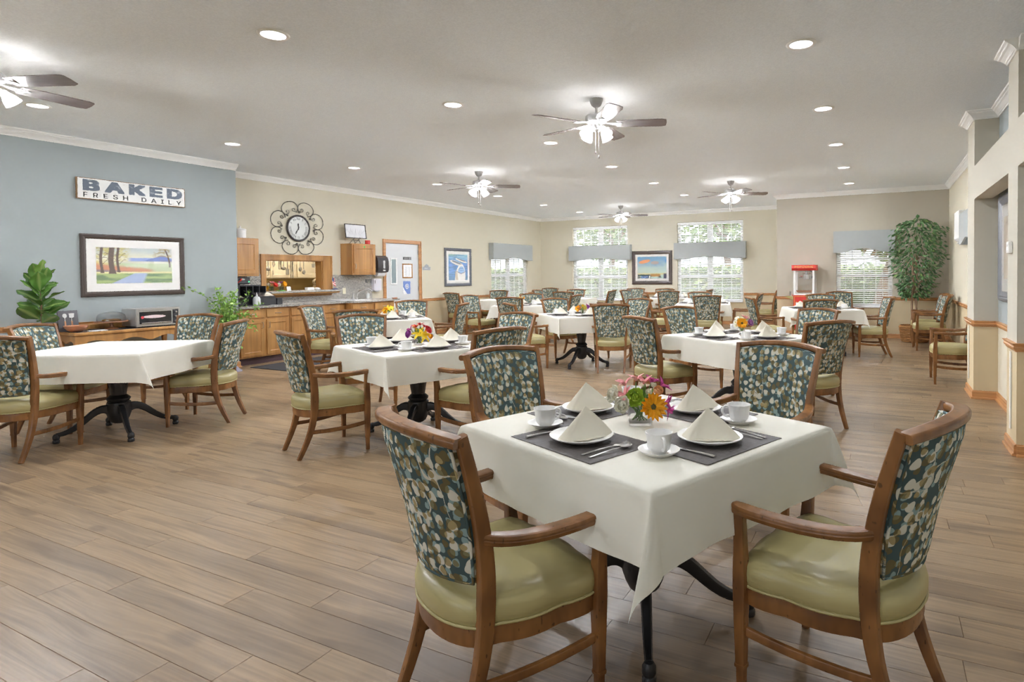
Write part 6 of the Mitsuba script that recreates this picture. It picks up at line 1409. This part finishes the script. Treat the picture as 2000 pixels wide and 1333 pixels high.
part('soil', moved(lathe([(.22, 0), (.001, .02)], 24), xf(bx, by, .25)), 'mat_bark', bk)
# popcorn cart
k = thing('popcorn_cart', 'red and white popcorn cart with glass cabinet against the projecting wall', 'popcorn machine'); x0, x1, y0, y1 = -1.615, -1.20, YP-.50, YP-.08
part('cart_body', cbox(x0, x1, y0, y1, .36, .872, .01), 'mat_red', k)
part('gold_lettering', text_fit('POPCORN', x0+.05, x1-.05, .66, .075, 0, True, on_y(y0-.001, -1), .006), 'mat_goldprint', k); mat('mat_goldprint', (.62, .33, .08), .5)
part('gold_border', W(extr(sbox(x0+.02, .40, x1-.02, .855).difference(sbox(x0+.028, .408, x1-.028, .847)), .001, .0), on_y(y0-.0005, -1)), 'mat_goldprint', k)
for xx in (x0+.04, x1-.04):
    for yy in (y0+.04, y1-.04): part('leg', cbox(xx-.015, xx+.015, yy-.015, yy+.015, .05 if yy > y0+.1 else .0, .37, .003), 'mat_red', k)
w = lathe([(.12, -.012), (.15, -.012), (.155, 0), (.15, .012), (.12, .012), (.115, 0)], 32)
for xx in (x0-.02, x1+.02):
    Mw = np.array([[0, 0, 1, xx], [1, 0, 0, y1-.08], [0, 1, 0, .155], [0, 0, 0, 1.0]]); wh = part('wheel', moved(w, Mw), 'mat_red', k, smooth=40)
    part('spokes', moved(cat(*[tube([(0, 0, 0), (.12*math.cos(a), .12*math.sin(a), 0)], .006, 6) for a in np.linspace(0, 2*PI, 9)[:-1]]), Mw), 'mat_red', wh)
part('deck', cbox(x0, x1, y0, y1, .872, .90, .004), 'mat_white', k)
for xx in (x0+.022, x1-.022):
    for yy in (y0+.02, y1-.02): part('corner_post', cbox(xx-.020, xx+.020, yy-.018, yy+.018, .90, 1.385, .004), 'mat_white', k)
part('glass_side', box(x0+.006, x0+.010, y0+.04, y1-.04, .90, 1.385), 'mat_pane2', k); part('glass_side', box(x1-.010, x1-.006, y0+.04, y1-.04, .90, 1.385), 'mat_pane2', k); part('glass_front', W(TM([(x0+.04, .96, 0), (x1-.04, .96, 0), (x1-.04, 1.385, 0), (x0+.04, 1.385, 0)], [(0, 1, 2), (0, 2, 3)]), on_y(y0+.012, -1)), 'mat_pane', k)
scene['mat_pane2'] = {'type': 'thindielectric', 'int_ior': 1.2}
part('crumb_tray', W(extr(Polygon([(x0+.05, .975), (x1-.05, .975), (x1-.07, .935), (x0+.07, .935)]), .02), on_y(y0+.05, -1)), 'mat_walnut', k)
rf_ = W(extr(Polygon([(0, 1.385), (-.045, 1.43), (-.02, 1.50), (.38, 1.50), (.42, 1.43), (.42, 1.385)]), x1-x0+.06), np.array([[0, 0, 1, x0-.03], [1, 0, 0, y0], [0, 1, 0, 0], [0, 0, 0, 1.0]])); part('roof', rf_, 'mat_red', k)
part('roof_lettering', W(moved(text_fit('POPCORN', x0+.03, x1-.03, 0, .045, 0, True, np.eye(4), .010), np.eye(4)), np.array([[1, 0, 0, 0], [0, .336, -.942, y0-.045], [0, .942, .336, 1.438], [0, 0, 0, 1.0]])), 'mat_goldprint', k)
kx, ky = -1.36, YP-.28
kt = part('kettle', moved(lathe([(.001, 0), (.07, 0), (.078, .01), (.08, .10), (.07, .105), (.001, .11)], 28), xf(kx, ky, 1.20)), 'mat_steel', k, smooth=40); part('kettle_bracket', tube([(kx-.02, ky, 1.31), (kx-.02, ky, 1.385)], .03, 12), 'mat_nickel', kt, smooth=40); part('kettle_handle', cbox(kx+.08, kx+.11, ky-.015, ky+.015, 1.22, 1.26, .004), 'mat_blackplastic', kt)
part('kettle_cord', tube(spline([(kx+.10, ky, 1.26), (kx+.10, ky, 1.33), (kx+.05, ky, 1.385)], 8), .006, 6), 'mat_blackplastic', k, smooth=True); part('scoop', cbox(-1.53, -1.46, YP-.25, YP-.18, 1.235, 1.245, .002), 'mat_blackplastic', k); part('scoop_handle', cbox(-1.51, -1.46, YP-.22, YP-.20, 1.255, 1.27, .003), 'mat_red', k)
part('side_shelf', W(extr(Polygon([(-1.80, .845), (-1.62, .845), (-1.62, .77), (-1.64, .77)]), .30), on_y(YP-.12, -1)), 'mat_brass', k); mat('mat_brass', (.36, .30, .12), .4, .5, .6)
one('popcorn_scoop_cup', moved(lathe([(.001, 0), (.035, 0), (.04, .10), (.037, .10), (.032, .006), (.001, .006)], 24), xf(-1.68, YP-.27, .8452)), 'mat_steel', 'steel cup standing on the side shelf of the popcorn cart', 'cup', 40)
part('power_cord', tube(spline([(x1, y1-.1, .88), (x1+.06, y1, .88), (x1+.10, YP-.02, .80), (x1+.11, YP-.02, .4)], 12), .005, 6), 'mat_blackplastic', k, smooth=True)
